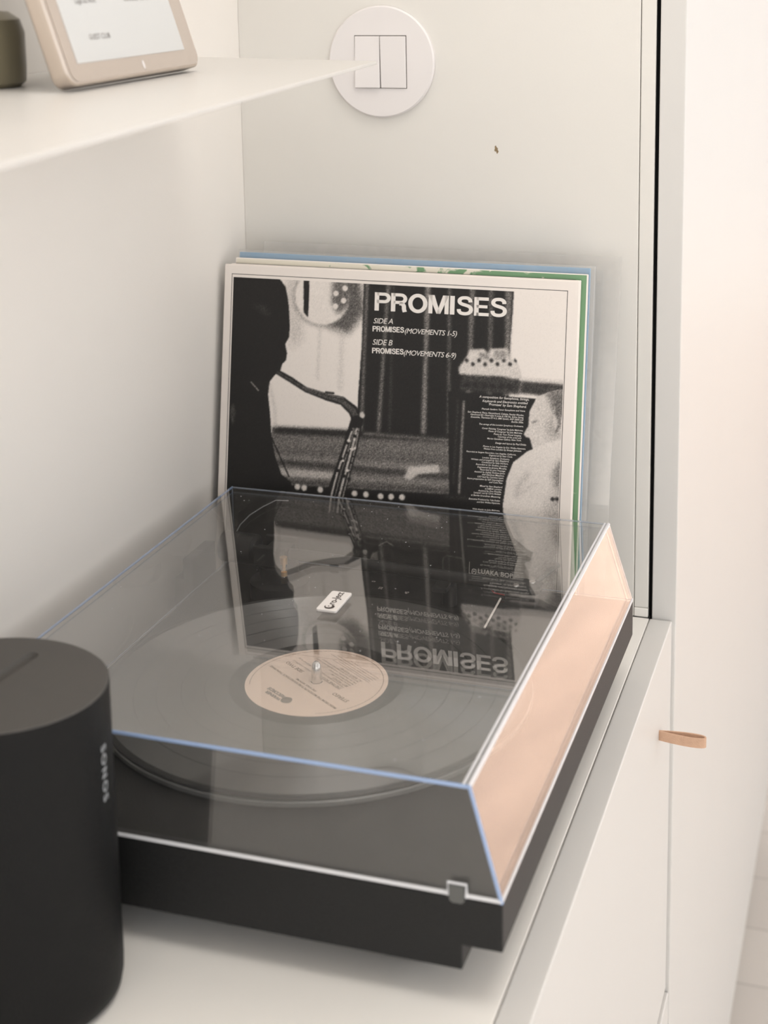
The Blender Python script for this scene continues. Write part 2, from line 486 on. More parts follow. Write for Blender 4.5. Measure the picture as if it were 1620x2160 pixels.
# unseen peach slab, added on the floor to colour the dust cover's reflection
M['added_peach_slab'] = mat('peach_reflection_tint', (0.52, 0.375, 0.30), 0.95, vary=0.22, scale=3, bump=0.3, bscale=300)
added_peach_slab = box_obj('added_peach_slab', (0.85, 3.4, 1.45, 5.45, ZF + 0.0003, ZF + 0.012), M['added_peach_slab'], bevel=0.003)
tag(added_peach_slab, 'unseen peach coloured slab added on the floor to tint the dust cover reflection', 'added_peach_slab')
# unseen round ceiling lamp, added as fill light from above
lamp = thing('added_ceiling_lamp', 'unseen round ceiling lamp added to light the worktop from above', 'lamp', (0.85, -0.8, ZC))
bm = bmesh.new()
add_lathe(bm, [(0, 0.0), (0.50, 0.0), (0.50, -0.05), (0.47, -0.05), (0.46, -0.03), (0, -0.03)], 0, 0, 64)
finish('housing', bm, M['room'], lamp, smooth=True)
ld = bpy.data.lights.new('added_fill_light', 'AREA')
ld.shape = 'DISK'; ld.size = 0.9; ld.energy = 21.5; ld.color = (1.0, 0.96, 0.91)
lo = bpy.data.objects.new('added_fill_light', ld); C.objects.link(lo); lo.parent = lamp; lo.location = (0, 0, -0.045)

# niche side panel at the back of the view, its edge trim
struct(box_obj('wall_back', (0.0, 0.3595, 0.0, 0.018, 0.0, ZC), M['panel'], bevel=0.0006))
struct(box_obj('trim_1', (0.3600, 0.3722, 0.0012, 0.018, 0.0085, ZC), M['panel'], bevel=0.0008))
struct(box_obj('trim_2', (0.3600, 0.3722, 0.0003, 0.018, 0.0002, 0.0082), M['worktop'], bevel=0.0006))

# tall cupboard beyond the niche
tall = thing('tall_cupboard', 'tall white cupboard with a plain flat door beyond the drawer unit', 'cupboard', (0, 0, ZF))
def zz(b): return (b[0], b[1], b[2], b[3], b[4] - ZF, b[5] - ZF)
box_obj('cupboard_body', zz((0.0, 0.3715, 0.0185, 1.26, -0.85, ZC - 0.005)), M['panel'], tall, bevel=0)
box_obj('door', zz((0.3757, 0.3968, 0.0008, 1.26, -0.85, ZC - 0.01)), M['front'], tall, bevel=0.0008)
box_obj('gap_shade_strip', zz((0.3724, 0.3755, 0.0040, 0.30, 0.001, ZC - 0.01)), M['black_gap'], tall, bevel=0)  # black strip standing in for the deep shade of the door gap
box_obj('kick_board', zz((0.02, 0.33, 0.02, 1.25, ZF, -0.852)), M['panel'], tall, bevel=0)

# drawer unit with its worktop
XG, XD = 0.37412, 0.39357
top = box_obj('worktop', (0.0003, XG - 0.0006, -1.9, -0.0003, -0.018, 0.0), M['worktop'], bevel=0.0007)
tag(top, 'long cream lacquered worktop that carries the turntable and speaker', 'worktop')
unit = thing('drawer_unit', 'cream drawer unit under the worktop with a leather loop pull', 'cabinet', (0, 0, ZF))
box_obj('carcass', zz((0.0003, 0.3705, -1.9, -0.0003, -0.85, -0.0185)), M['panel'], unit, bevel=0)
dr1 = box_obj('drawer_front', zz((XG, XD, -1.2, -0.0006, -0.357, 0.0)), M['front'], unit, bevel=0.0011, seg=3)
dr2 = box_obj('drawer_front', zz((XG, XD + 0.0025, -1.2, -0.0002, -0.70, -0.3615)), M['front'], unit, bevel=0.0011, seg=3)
box_obj('kick_board', zz((0.02, 0.33, -1.9, -0.001, ZF, -0.852)), M['panel'], unit, bevel=0)
# leather loop: a strap folded back on itself
bm = bmesh.new()
py, pz, Lp, hw, th = -0.0690, -0.0720, 0.0385, 0.0046, 0.0014
path = []
N = 28
for i in range(N + 1):
    a = -math.pi + 2 * math.pi * i / N
    s = (1 + math.cos(a)) / 2
    x = XD + 0.0002 + Lp * (1 - (1 - s) ** 1.15)
    y = py + hw * math.sin(a) * (0.18 + 0.82 * s ** 0.55)
    path.append(Vector((x, y, 0)))
outer, inner = [], []
for i, p in enumerate(path):
    t = (path[min(i + 1, N)] - path[max(i - 1, 0)]).normalized()
    nrm = Vector((t.y, -t.x, 0))
    outer.append(p + nrm * th * 0.5); inner.append(p - nrm * th * 0.5)
rows = []
for o_, i_ in zip(outer, inner):
    sag = -0.0006 * ((o_.x - XD) / Lp)
    rows.append([bm.verts.new((q.x, q.y, pz - ZF + dz + sag)) for q, dz in ((o_, -0.0042), (o_, 0.0042), (i_, 0.0042), (i_, -0.0042))])
for a, b in zip(rows, rows[1:]):
    for k in range(4):
        bm.faces.new((a[k], a[(k + 1) % 4], b[(k + 1) % 4], b[k]))
bm.faces.new(rows[0]); bm.faces.new(rows[-1][::-1])
pull = finish('pull_loop', bm, M['leather'], dr1, smooth=True)
pull['label'] = 'tan leather loop pull'
# little marks on the side panel
for x, z, r in ((0.2364, 0.4113, 0.0014), (0.2375, 0.4085, 0.0010)):
    bm = bmesh.new()
    random.seed(int(x * 1e5))
    pts = [(x + r * (0.5 + random.random()) * math.cos(a), z + 1.5 * r * (0.5 + random.random()) * math.sin(a)) for a in [k * math.pi / 4 for k in range(8)]]
    vv = [bm.verts.new((a, -0.00015, b)) for a, b in pts]; bm.faces.new(vv)
    s = finish('scuff_mark', bm, M['scuff'], bpy.data.objects['wall_back'])

# ------------------------------------------------------------------ round double switch
sw = thing('light_switch', 'round white double rocker light switch on the cream side panel', 'switch', (0.1352, -0.0001, 0.4847))
bm = bmesh.new()
R = 0.0482
prof = [(0.0, 0.0), (R, 0.0), (R, 0.0032), (R - 0.0012, 0.0046), (0.0, 0.0046)]
add_lathe(bm, prof, n=128)
for v in bm.verts: v.co = Vector((v.co.x, -v.co.z, v.co.y))
finish('plate', bm, M['switch'], sw, smooth=True)
box_obj('rocker_recess', (-0.0238, 0.0236, -0.0048, -0.0044, -0.0228, 0.0228), M['switch_dark'], sw, bevel=0)
def rocker(x0, x1, tilt):
    bm = bmesh.new()
    add_box(bm, x0, x1, -0.0068, -0.0047, -0.0223, 0.0221)
    for v in bm.verts:
        if v.co.y < -0.006: v.co.y += tilt * v.co.z
    return finish('rocker', bm, M['switch'], sw, bevel=0.0005)
rocker(-0.0233, -0.0006, 0.05)
rocker(0.0002, 0.0231, -0.03)

# ------------------------------------------------------------------ wall shelf and what stands on it
ZS = 0.497
sh = bmesh.new()
add_prism(sh, [(0.0004, -0.141), (0.0004, -1.15), (0.296, -1.15), (0.1952, -0.187)], ZS - 0.0026, ZS)
shelf = finish('wall_shelf', sh, M['shelf'], bevel=0.0006)
tag(shelf, 'thin white metal wall shelf tapering towards the light switch', 'shelf')

LEAN = math.radians(17.5)
tab = thing('smart_display', 'champagne framed smart display with white screen leaning on the wall shelf', 'tablet', (0.118, -0.489, ZS + 0.0036), (0, -LEAN, 0.046))
# local: y along the bottom edge, z up the face, x towards the room
W, H, T = 0.1845, 0.125, 0.0115
def slab(name, w, h, r, x0, x1, m, parent, oy=0.0, oz=0.0, bevel=0.0):
    bm = bmesh.new()
    pts = rounded_rect(w, h, r, 8)
    a = [bm.verts.new((x0, oy + p, oz + q)) for p, q in pts]
    b = [bm.verts.new((x1, oy + p, oz + q)) for p, q in pts]
    bm.faces.new(a[::-1]); bm.faces.new(b)
    n = len(pts)
    for i in range(n): bm.faces.new((a[i], a[(i + 1) % n], b[(i + 1) % n], b[i]))
    return finish(name, bm, m, parent, smooth=True, bevel=bevel, seg=3, angle=60)
slab('body', W, H, 0.009, -T, 0.0, M['champagne'], tab, bevel=0.0018)
slab('bezel', W - 0.004, H - 0.004, 0.0075, 0.0, 0.0006, M['bezel'], tab, 0.002, 0.002)
scr = slab('screen', W - 0.034, H - 0.022, 0.0004, 0.0006, 0.0009, M['screen'], tab, 0.0135, 0.0125)
def scr_at(oy, oz): return lambda x, y: (0.00105, oy + x, oz + y)
for s_, oy_, oz_, kw_ in (('WIFI', 0.0335, 0.0545, dict(height=0.0062, spacing=0.9)), ('Login via Wi-Fi', 0.0345, 0.0475, dict(width=0.026)),
        ('SPOMENICO', 0.098, 0.0545, dict(width=0.0395)), ('Connecter aux afficheurs', 0.0985, 0.0475, dict(width=0.051)), ('GUEST CLUB', 0.0375, 0.0255, dict(width=0.027))):
    bm = bmesh.new(); add_text(bm, s_, scr_at(oy_, oz_), **kw_)
    flat_obj('screen_text', bm, M['screen_ink'], scr)
bm = bmesh.new()
add_lathe(bm, [(0.0, 0.0), (0.0014, 0.0), (0.0014, 0.0002), (0.0, 0.0002)], n=20)
for v in bm.verts: v.co = Vector((0.0006 + v.co.z, 0.097 + v.co.x, 0.0065 + v.co.y * 2.0))
finish('home_mark', bm, M['switch'], tab)

bm = bmesh.new()
add_lathe(bm, [(0.0, 0.0), (0.026, 0.0), (0.0295, 0.003), (0.030, 0.012), (0.030, 0.032), (0.0275, 0.040), (0.021, 0.0445), (0.0185, 0.0445), (0.0185, 0.040), (0.0, 0.012)], n=64)
jar = finish('jar', bm, M['olive'], smooth=True)
jar.location = (0.034, -0.457, ZS + 0.0002)
tag(jar, 'small dark olive jar on the wall shelf behind the smart display', 'jar')

# ------------------------------------------------------------------ record sleeves leaning on the side panel
def sleeve_frame(name, label, x, foot, lean, t, rotz=0.0, group='record sleeves leaning on the side panel'):
    return thing(name, label, 'record sleeve', (x, foot, t * math.sin(lean) + 0.0002), (-lean, 0, rotz), group)

SL, SLEAN, SY, SX = 0.31504, 0.16326, -0.11216, 0.00727
s1 = sleeve_frame('record_sleeve', 'cream bordered record sleeve with a black and white photograph and white title', SX, SY, SLEAN, 0.0032)
s1.rotation_euler[2] = 0.0025
box_obj('jacket', (0, SL, 0, 0.0032, 0, SL), M['paper'], s1, bevel=0.0007)

# -- the printed photograph: soft monochrome tones, computed here and laid on a fine grid
ORIG = Vector((SX, SY, 0.0007))
AX = Vector((math.cos(0.0025), math.sin(0.0025), 0))
AH = Vector((0, math.sin(SLEAN), math.cos(SLEAN)))
NRM = AX.cross(AH)
def sl_uv(x, y):
    P = on_plane(x, y, ORIG, NRM) - ORIG
    return P.dot(AX), P.dot(AH)

PA0, PA1, PH0, PH1 = 0.0087, 0.3045, 0.0087, 0.3040     # printed area inside the cream border
NG = 440
_ga = PA0 + (np.arange(NG) + 0.5) / NG * (PA1 - PA0)
_gh = PH0 + (np.arange(NG) + 0.5) / NG * (PH1 - PH0)
GA, GH = np.meshgrid(_ga, _gh)
img = np.ones((NG, NG))
CELL = (PA1 - PA0) / NG
PXM = 0.000407                                              # sleeve metres per photo pixel, near enough

def blur(a, s_px):
    s = s_px * PXM / CELL
    if s < 0.3: return a
    k = int(3 * s) + 1
    w = np.exp(-0.5 * (np.arange(-k, k + 1) / s) ** 2); w /= w.sum()
    p = np.pad(a, k, mode='edge')
    p = np.apply_along_axis(lambda r: np.convolve(r, w, 'valid'), 0, p)
    return np.apply_along_axis(lambda r: np.convolve(r, w, 'valid'), 1, p)

def poly_mask(pts):
    q = [sl_uv(*p) for p in pts]
    m = np.zeros((NG, NG))
    for da in (-0.25, 0.25):
        for dh in (-0.25, 0.25):
            inside = np.zeros((NG, NG), bool)
            A, Hh = GA + da * CELL, GH + dh * CELL
            for (x0, y0), (x1, y1) in zip(q, q[1:] + q[:1]):
                if abs(y1 - y0) < 1e-12: continue
                c = ((y0 > Hh) != (y1 > Hh)) & (A < (x1 - x0) * (Hh - y0) / (y1 - y0) + x0)
                inside ^= c
            m += inside * 0.25
    return m

def lay(mask, val, soft=0.0, op=1.0):
    global img
    k = blur(mask, soft) * op
    img = img * (1 - k) + val * k

def fill(pts, val, soft=0.8, op=1.0): lay(poly_mask(pts), val, soft, op)

def line(pts, wid, val, soft=0.8, op=1.0):
    """stroke of varying width through photo points"""
    q = [sl_uv(*p) for p in pts]
    ws = wid if isinstance(wid, (list, tuple)) else [wid] * len(pts)
    m = np.zeros((NG, NG))
    for (p0, w0), (p1, w1) in zip(zip(q, ws), zip(q[1:], ws[1:])):
        dx, dy = p1[0] - p0[0], p1[1] - p0[1]
        L2 = dx * dx + dy * dy + 1e-12
        t = np.clip(((GA - p0[0]) * dx + (GH - p0[1]) * dy) / L2, 0, 1)
        d = np.hypot(GA - p0[0] - t * dx, GH - p0[1] - t * dy)
        w = (w0 + (w1 - w0) * t) * PXM * 0.5
        m = np.maximum(m, np.clip((w - d) / CELL + 0.5, 0, 1))
    lay(m, val, soft, op)

def dot(x, y, r, val, soft=1.0, op=1.0): line([(x, y), (x + 0.01, y)], 2 * r, val, soft, op)

# pale wall, round lamp-like shape, folds
fill([(600, 585), (640, 585), (640, 720), (610, 740)], 0.80, 8, 0.6)
fill([(690, 590), (760, 595), (770, 660), (735, 705), (690, 690), (720, 650)], 0.30, 7, 0.9)
dot(681, 626, 66, 0.45, 4, 0.55); dot(680, 625, 61, 0.97, 2)
fill([(703, 592), (742, 600), (738, 645), (712, 664), (700, 640)], 0.32, 5, 0.85)
for dx, dy in ((728, 609), (709, 620), (725, 635), (708, 647)): dot(dx, dy, 6, 0.95, 0.8)
fill([(641, 592), (653, 592), (652, 640), (650, 670), (641, 660)], 0.04, 0.8)
line([(676, 690), (670, 800)], 5, 0.82, 3, 0.6); line([(722, 700), (718, 820)], 9, 0.85, 4, 0.6)
# dark curtain with grey folds
fill([(768, 596), (1084, 606), (1080, 670), (1074, 745), (1070, 860), (1000, 930), (752, 912), (756, 830), (764, 720)], 0.05, 0.9)
for x0, x1, w, v in ((775, 762, 7, 0.38), (820, 798, 9, 0.34), (903, 893, 12, 0.42), (948, 946, 8, 0.26), (997, 985, 12, 0.33), (1036, 1030, 11, 0.24), (1073, 1066, 14, 0.34), (830, 822, 5, 0.12)):
    line([(x0, 598), ((x0 + x1) / 2, 750), (x1, 915)], [w, w * 0.8, w], v + 0.16, 2.6, 0.9)
# the piano body: soft bands of grey
fill([(575, 902), (960, 922), (962, 1130), (560, 1130)], 0.42, 1.2)
fill([(578, 900), (965, 918), (965, 934), (578, 914)], 0.10, 3.5, 0.95)
line([(770, 915), (960, 930)], 6, 0.55, 2, 0.7)
fill([(578, 920), (962, 938), (962, 960), (576, 942)], 0.48, 4, 0.7)
fill([(576, 958), (962, 984), (962, 998), (576, 970)], 0.56, 3, 0.8)
line([(590, 974), (962, 1008)], 9, 0.18, 3, 0.8)
fill([(585, 986), (720, 998), (718, 1012), (590, 1004)], 0.80, 2.5, 0.9)
fill([(740, 1000), (960, 1016), (960, 1028), (740, 1014)], 0.55, 2, 0.8)
fill([(585, 1012), (965, 1034), (965, 1040), (585, 1018)], 0.30, 2)
fill([(590, 1022), (1000, 1046), (1075, 1300), (480, 1300), (480, 1022)], 0.045, 1.5)
for kx, ky in ((628, 1027), (642, 1029), (676, 1033), (748, 1041), (772, 1043), (803, 1047), (825, 1048), (848, 1049)): dot(kx, ky, 6.5, 0.93, 1.2)
fill([(862, 985), (925, 981), (926, 997), (884, 1000), (866, 1012), (852, 1008)], 0.86, 2.0)
# cabinet column behind the credits, apparatus on top
fill([(945, 826), (1130, 842), (1115, 1080), (1060, 1300), (950, 1300)], 0.045, 1.0)
line([(978, 848), (968, 1040)], 5, 0.62, 1.6, 0.9); line([(966, 845), (956, 1020)], 5, 0.22, 2, 0.8)
line([(940, 1048), (1060, 1058)], 6, 0.25, 3, 0.7)
fill([(975, 790), (1100, 800), (1096, 832), (970, 824)], 0.22, 3)
for k in range(6): dot(985 + k * 18, 812 + k, 7, 0.08, 2, 0.8)
fill([(967, 776), (985, 752), (990, 738), (1020, 736), (1030, 748), (1035, 736), (1070, 735), (1074, 756), (1102, 764), (1098, 798), (968, 790)], 0.90, 2.0)
for k in range(9): dot(984 + k * 13, 761 + (k % 2) * 8, 4, 0.12, 1.2, 0.9)
fill([(1010, 744), (1030, 748), (1032, 760), (1012, 756)], 0.55, 2, 0.8); fill([(1042, 740), (1068, 740), (1068, 760), (1042, 760)], 0.6, 2.5, 0.8)
fill([(1078, 735), (1190, 735), (1190, 792), (1100, 788)], 1.0, 1)
line([(1098, 800), (1190, 806)], 7, 0.92, 1.5)
fill([(1100, 805), (1190, 812), (1190, 840), (1096, 830)], 0.20, 2.5)
# a figure in a pale shirt, seen from behind, head turned aside
fill([(1132, 838), (1160, 826), (1190, 822), (1190, 960), (1122, 945), (1117, 925), (1108, 922), (1104, 916), (1114, 898), (1116, 868)], 0.90, 1.0)
fill([(1150, 826), (1192, 820), (1192, 880), (1172, 885), (1160, 850)], 0.42, 6, 0.9)
fill([(1150, 885), (1176, 880), (1180, 925), (1160, 930)], 0.55, 8, 0.5)
line([(1168, 880), (1172, 905)], 7, 0.85, 1.5); line([(1175, 872), (1180, 895), (1172, 912)], 4, 0.35, 1.5, 0.8)
line([(1122, 892), (1132, 888)], 3, 0.45, 1.5, 0.8)
fill([(1190, 925), (1150, 936), (1112, 952), (1082, 975), (1068, 1010), (1060, 1065), (1062, 1100), (1098, 1190), (1096, 1250), (1100, 1300), (1192, 1300)], 0.95, 0.9)
fill([(1192, 965), (1176, 975), (1164, 1000), (1170, 1030), (1192, 1040)], 0.50, 6, 0.85)
fill([(1192, 1010), (1150, 1080), (1130, 1180), (1150, 1300), (1192, 1300)], 0.62, 14, 0.7)
line([(1112, 1000), (1090, 1030), (1088, 1048)], 7, 0.72, 4, 0.7); line([(1128, 1020), (1098, 1040)], 5, 0.78, 3, 0.6)
for kx in (1165, 1174): dot(kx, 1053, 4, 0.08, 1.5)
line([(1080, 1100), (1100, 1150)], 10, 0.55, 4, 0.7)
# dark seated player with a brimless cap, instrument raised
fill([(488, 583), (590, 588), (603, 606), (608, 632), (610, 650), (612, 690), (610, 712), (602, 726), (606, 746), (604, 760), (596, 768),
      (592, 782), (580, 792), (570, 804), (566, 832), (570, 870), (573, 915), (580, 960), (594, 1000), (615, 1018), (612, 1060), (600, 1110), (592, 1180), (600, 1300), (470, 1300), (475, 700)], 0.035, 0.9)
line([(570, 812), (580, 860), (582, 905)], 5, 0.75, 3, 0.5)
line([(530, 806), (546, 824)], 2.5, 0.75, 0.8, 0.9)
fill([(486, 860), (494, 850), (498, 872), (492, 900), (486, 880)], 0.30, 1.5, 0.8)
fill([(530, 640), (560, 645), (575, 665), (560, 668)], 0.22, 4, 0.7)
line([(574, 925), (610, 1005)], 3, 0.05, 0.8)
# saxophone: neck, bow, body with bright rods
nk = [(586, 785), (615, 802), (645, 822), (690, 838), (722, 846), (745, 866), (755, 888)]
line(nk, [11, 12, 11, 15, 18, 22, 24], 0.06, 0.8)
line([(x, y + 0.5) for x, y in nk], [4, 4, 5, 7, 9, 12, 13], 0.34, 1.4, 0.9)
line([(640, 817), (690, 832), (725, 840)], 2.5, 0.7, 1.0, 0.7)
line([(688, 828), (704, 830)], 4, 0.08, 0.8)
dot(764, 876, 6, 0.9, 1.2); dot(741, 892, 5, 0.9, 1.0)
line([(752, 890), (740, 940), (722, 1000), (706, 1050), (700, 1100), (720, 1150)], [26, 32, 36, 42, 44, 40], 0.05, 0.9)
for off, v, w in ((-13, 0.92, 4), (-5, 0.55, 3), (4, 0.88, 5), (12, 0.7, 3)):
    line([(751 + off * 0.5, 905), (740 + off * 0.8, 945), (724 + off, 1000), (712 + off, 1046), (708 + off, 1080)], w, v, 0.9, 0.9)
random.seed(5)
for k in range(26):
    t = random.random(); cx = 748 - 38 * t + random.uniform(-16, 16) * (0.5 + t); cy = 905 + 140 * t
    dot(cx, cy, random.uniform(1.5, 3.8), random.choice([0.04, 0.04, 0.95]), 0.7)
line([(800, 1150), (815, 1142), (828, 1150)], 3, 0.7, 1); fill([(775, 1190), (785, 1165), (797, 1163), (798, 1185)], 0.75, 1.5)
line([(934, 1210), (934, 1178), (942, 1172), (976, 1178)], 3, 0.55, 1.2, 0.8)
rng = np.random.default_rng(7)
grain = blur(rng.normal(0, 1, (NG, NG)), 0.7)
img = np.clip(img + grain * 0.085 * (0.15 + 4 * img * (1 - img)), 0, 1)
dark, light = np.array([0.010, 0.009, 0.0085]), np.array([0.80, 0.735, 0.68])
t = np.where(img <= 0.04045, img / 12.92, ((img + 0.055) / 1.055) ** 2.4)
col = dark + (light - dark) * t[..., None]
me = bpy.data.meshes.new('cover_print')
va = PA0 + np.arange(NG) / (NG - 1) * (PA1 - PA0); vh = PH0 + np.arange(NG) / (NG - 1) * (PH1 - PH0)
VA, VH = np.meshgrid(va, vh)
co = np.stack([VA, np.full_like(VA, -0.00012), VH], -1).reshape(-1, 3)
ii = np.arange(NG * NG).reshape(NG, NG)
quads = np.stack([ii[:-1, :-1], ii[:-1, 1:], ii[1:, 1:], ii[1:, :-1]], -1).reshape(-1, 4)
me.vertices.add(len(co)); me.vertices.foreach_set('co', co.ravel())
me.loops.add(quads.size); me.loops.foreach_set('vertex_index', quads.ravel())
me.polygons.add(len(quads)); me.polygons.foreach_set('loop_start', np.arange(0, quads.size, 4))
me.update(); me.validate()
ca = me.color_attributes.new('tone', 'FLOAT_COLOR', 'POINT')
ca.data.foreach_set('color', np.concatenate([col, np.ones((NG, NG, 1))], -1).astype(np.float32).ravel())
pm = mat('monochrome_print', (0.5, 0.5, 0.5), 0.45, vary=0.0, spec=0.35)
at = pm.node_tree.nodes.new('ShaderNodeVertexColor'); at.layer_name = 'tone'
pm.node_tree.links.new(at.outputs['Color'], pm.node_tree.nodes['Principled BSDF'].inputs['Base Color'])
me.materials.append(pm)
pr_ = bpy.data.objects.new('cover_print', me); C.objects.link(pr_); pr_.parent = s1
pr_['label'] = 'black and white printed photograph'

# thin ruled border line
bm = bmesh.new()
b0, b1, c0, c1, lw = 0.0069, 0.3056, 0.0069, 0.3070, 0.0005
for q in ((b0, b1, c1 - lw, c1), (b0, b1, c0, c0 + lw), (b0, b0 + lw, c0, c1), (b1 - lw, b1, c0, c1)):
    bm.faces.new([bm.verts.new((x, -0.00008, z)) for x, z in ((q[0], q[2]), (q[1], q[2]), (q[1], q[3]), (q[0], q[3]))])
flat_obj('border_line', bm, M['black_ink'], s1)

def sl_text(bm, s, l, r, **kw):
    (a0, h0), (a1, h1) = sl_uv(*l), sl_uv(*r)
    d = Vector((a1 - a0, h1 - h0)); L = d.length; d.normalize()
    add_text(bm, s, lambda x, y: (a0 + d.x * x - d.y * y, -0.00026, h0 + d.y * x + d.x * y), width=L, **kw)
def smooth_pts(p, n=5):
    q = [p[0]] + list(p) + [p[-1]]; out = []
    for i in range(1, len(q) - 2):
        for k in range(n):
            t_ = k / n; a_, b_, c_, d_ = q[i - 1], q[i], q[i + 1], q[i + 2]
            out.append(tuple(0.5 * (2 * b_[e] + (c_[e] - a_[e]) * t_ + (2 * a_[e] - 5 * b_[e] + 4 * c_[e] - d_[e]) * t_ ** 2 + (3 * b_[e] - a_[e] - 3 * c_[e] + d_[e]) * t_ ** 3) for e in (0, 1)))
    return out + [p[-1]]
def stroke_quads(p, w):
    L_, R_ = [], []
    for i in range(len(p)):
        a_, b_ = p[max(i - 1, 0)], p[min(i + 1, len(p) - 1)]
        dx, dy = b_[0] - a_[0], b_[1] - a_[1]; m_ = math.hypot(dx, dy) or 1
        L_.append((p[i][0] - dy / m_ * w / 2, p[i][1] + dx / m_ * w / 2)); R_.append((p[i][0] + dy / m_ * w / 2, p[i][1] - dx / m_ * w / 2))
    return [[L_[i], R_[i], R_[i + 1], L_[i + 1]] for i in range(len(p) - 1)]
def rc(x0, x1, y0, y1): return [[(x0, y0), (x1, y0), (x1, y1), (x0, y1)]]
bowl = [(0.1, 0.915), (0.44, 0.915)] + [(0.44 + 0.205 * math.cos(a_), 0.71 + 0.205 * math.sin(a_)) for a_ in np.linspace(math.pi / 2, -math.pi / 2, 12)] + [(0.1, 0.505)]
S_ = smooth_pts([(0.595, 0.70), (0.575, 0.83), (0.47, 0.915), (0.345, 0.93), (0.20, 0.90), (0.12, 0.80), (0.125, 0.68), (0.22, 0.595), (0.38, 0.54), (0.54, 0.475), (0.62, 0.37), (0.61, 0.22), (0.51, 0.11), (0.35, 0.075), (0.19, 0.105), (0.105, 0.20), (0.09, 0.31)])
GLYPH = {'P': (0.745, rc(0, 0.2, 0, 1) + stroke_quads(bowl, 0.17)),
 'R': (0.79, rc(0, 0.2, 0, 1) + stroke_quads(bowl, 0.17) + stroke_quads(smooth_pts([(0.38, 0.45), (0.52, 0.42), (0.585, 0.31), (0.595, 0.15), (0.635, 0.0)]), 0.19)),
 'O': (0.90, stroke_quads([(0.42 + 0.335 * math.cos(a_), 0.5 + 0.43 * math.sin(a_)) for a_ in np.linspace(0, 2 * math.pi, 49)], 0.19)),
 'M': (0.96, rc(0, 0.18, 0, 1) + rc(0.72, 0.90, 0, 1) + [[(0.0, 1), (0.26, 1), (0.535, 0), (0.365, 0)], [(0.90, 1), (0.64, 1), (0.365, 0), (0.535, 0)]]),
 'I': (0.30, rc(0, 0.2, 0, 1)), 'S': (0.765, stroke_quads(S_, 0.175)),
 'E': (0.715, rc(0, 0.2, 0, 1) + rc(0.1, 0.63, 0.83, 1) + rc(0.1, 0.58, 0.42, 0.58) + rc(0.1, 0.645, 0, 0.17))}
def heavy_text(bm, s, l, r, cap):
    (a0, h0), (a1, h1) = sl_uv(*l), sl_uv(*r)
    d = Vector((a1 - a0, h1 - h0)); L = d.length; d.normalize()
    tot = sum(GLYPH[c][0] for c in s) - 0.09; k = L / tot; x = 0
    for c in s:
        for q in GLYPH[c][1]:
            bm.faces.new([bm.verts.new((a0 + d.x * (x + u_) * k - d.y * v_ * cap, -0.00026, h0 + d.y * (x + u_) * k + d.x * v_ * cap)) for u_, v_ in q])
        x += GLYPH[c][0]
bm = bmesh.new()
heavy_text(bm, 'PROMISES', (790, 655), (1067, 669.5), 0.0155)
flat_obj('title_lettering', bm, M['white_ink'], pr_)
bm = bmesh.new()
sl_text(bm, 'SIDE A', (788, 682), (829, 683.5), shear=0.25, spacing=0.95)
heavy_text(bm, 'PROMISES', (786, 699), (852, 702), 0.0046)
sl_text(bm, '(MOVEMENTS 1-5)', (854, 703), (964, 709.5), shear=0.25, spacing=0.92)
sl_text(bm, 'SIDE B', (786, 727), (828, 729), shear=0.25, spacing=0.95)
heavy_text(bm, 'PROMISES', (785, 745), (851, 748), 0.0046)
sl_text(bm, '(MOVEMENTS 6-9)', (852, 749), (962, 755.5), shear=0.25, spacing=0.92)
flat_obj('track_lettering', bm, M['white_ink'], pr_)
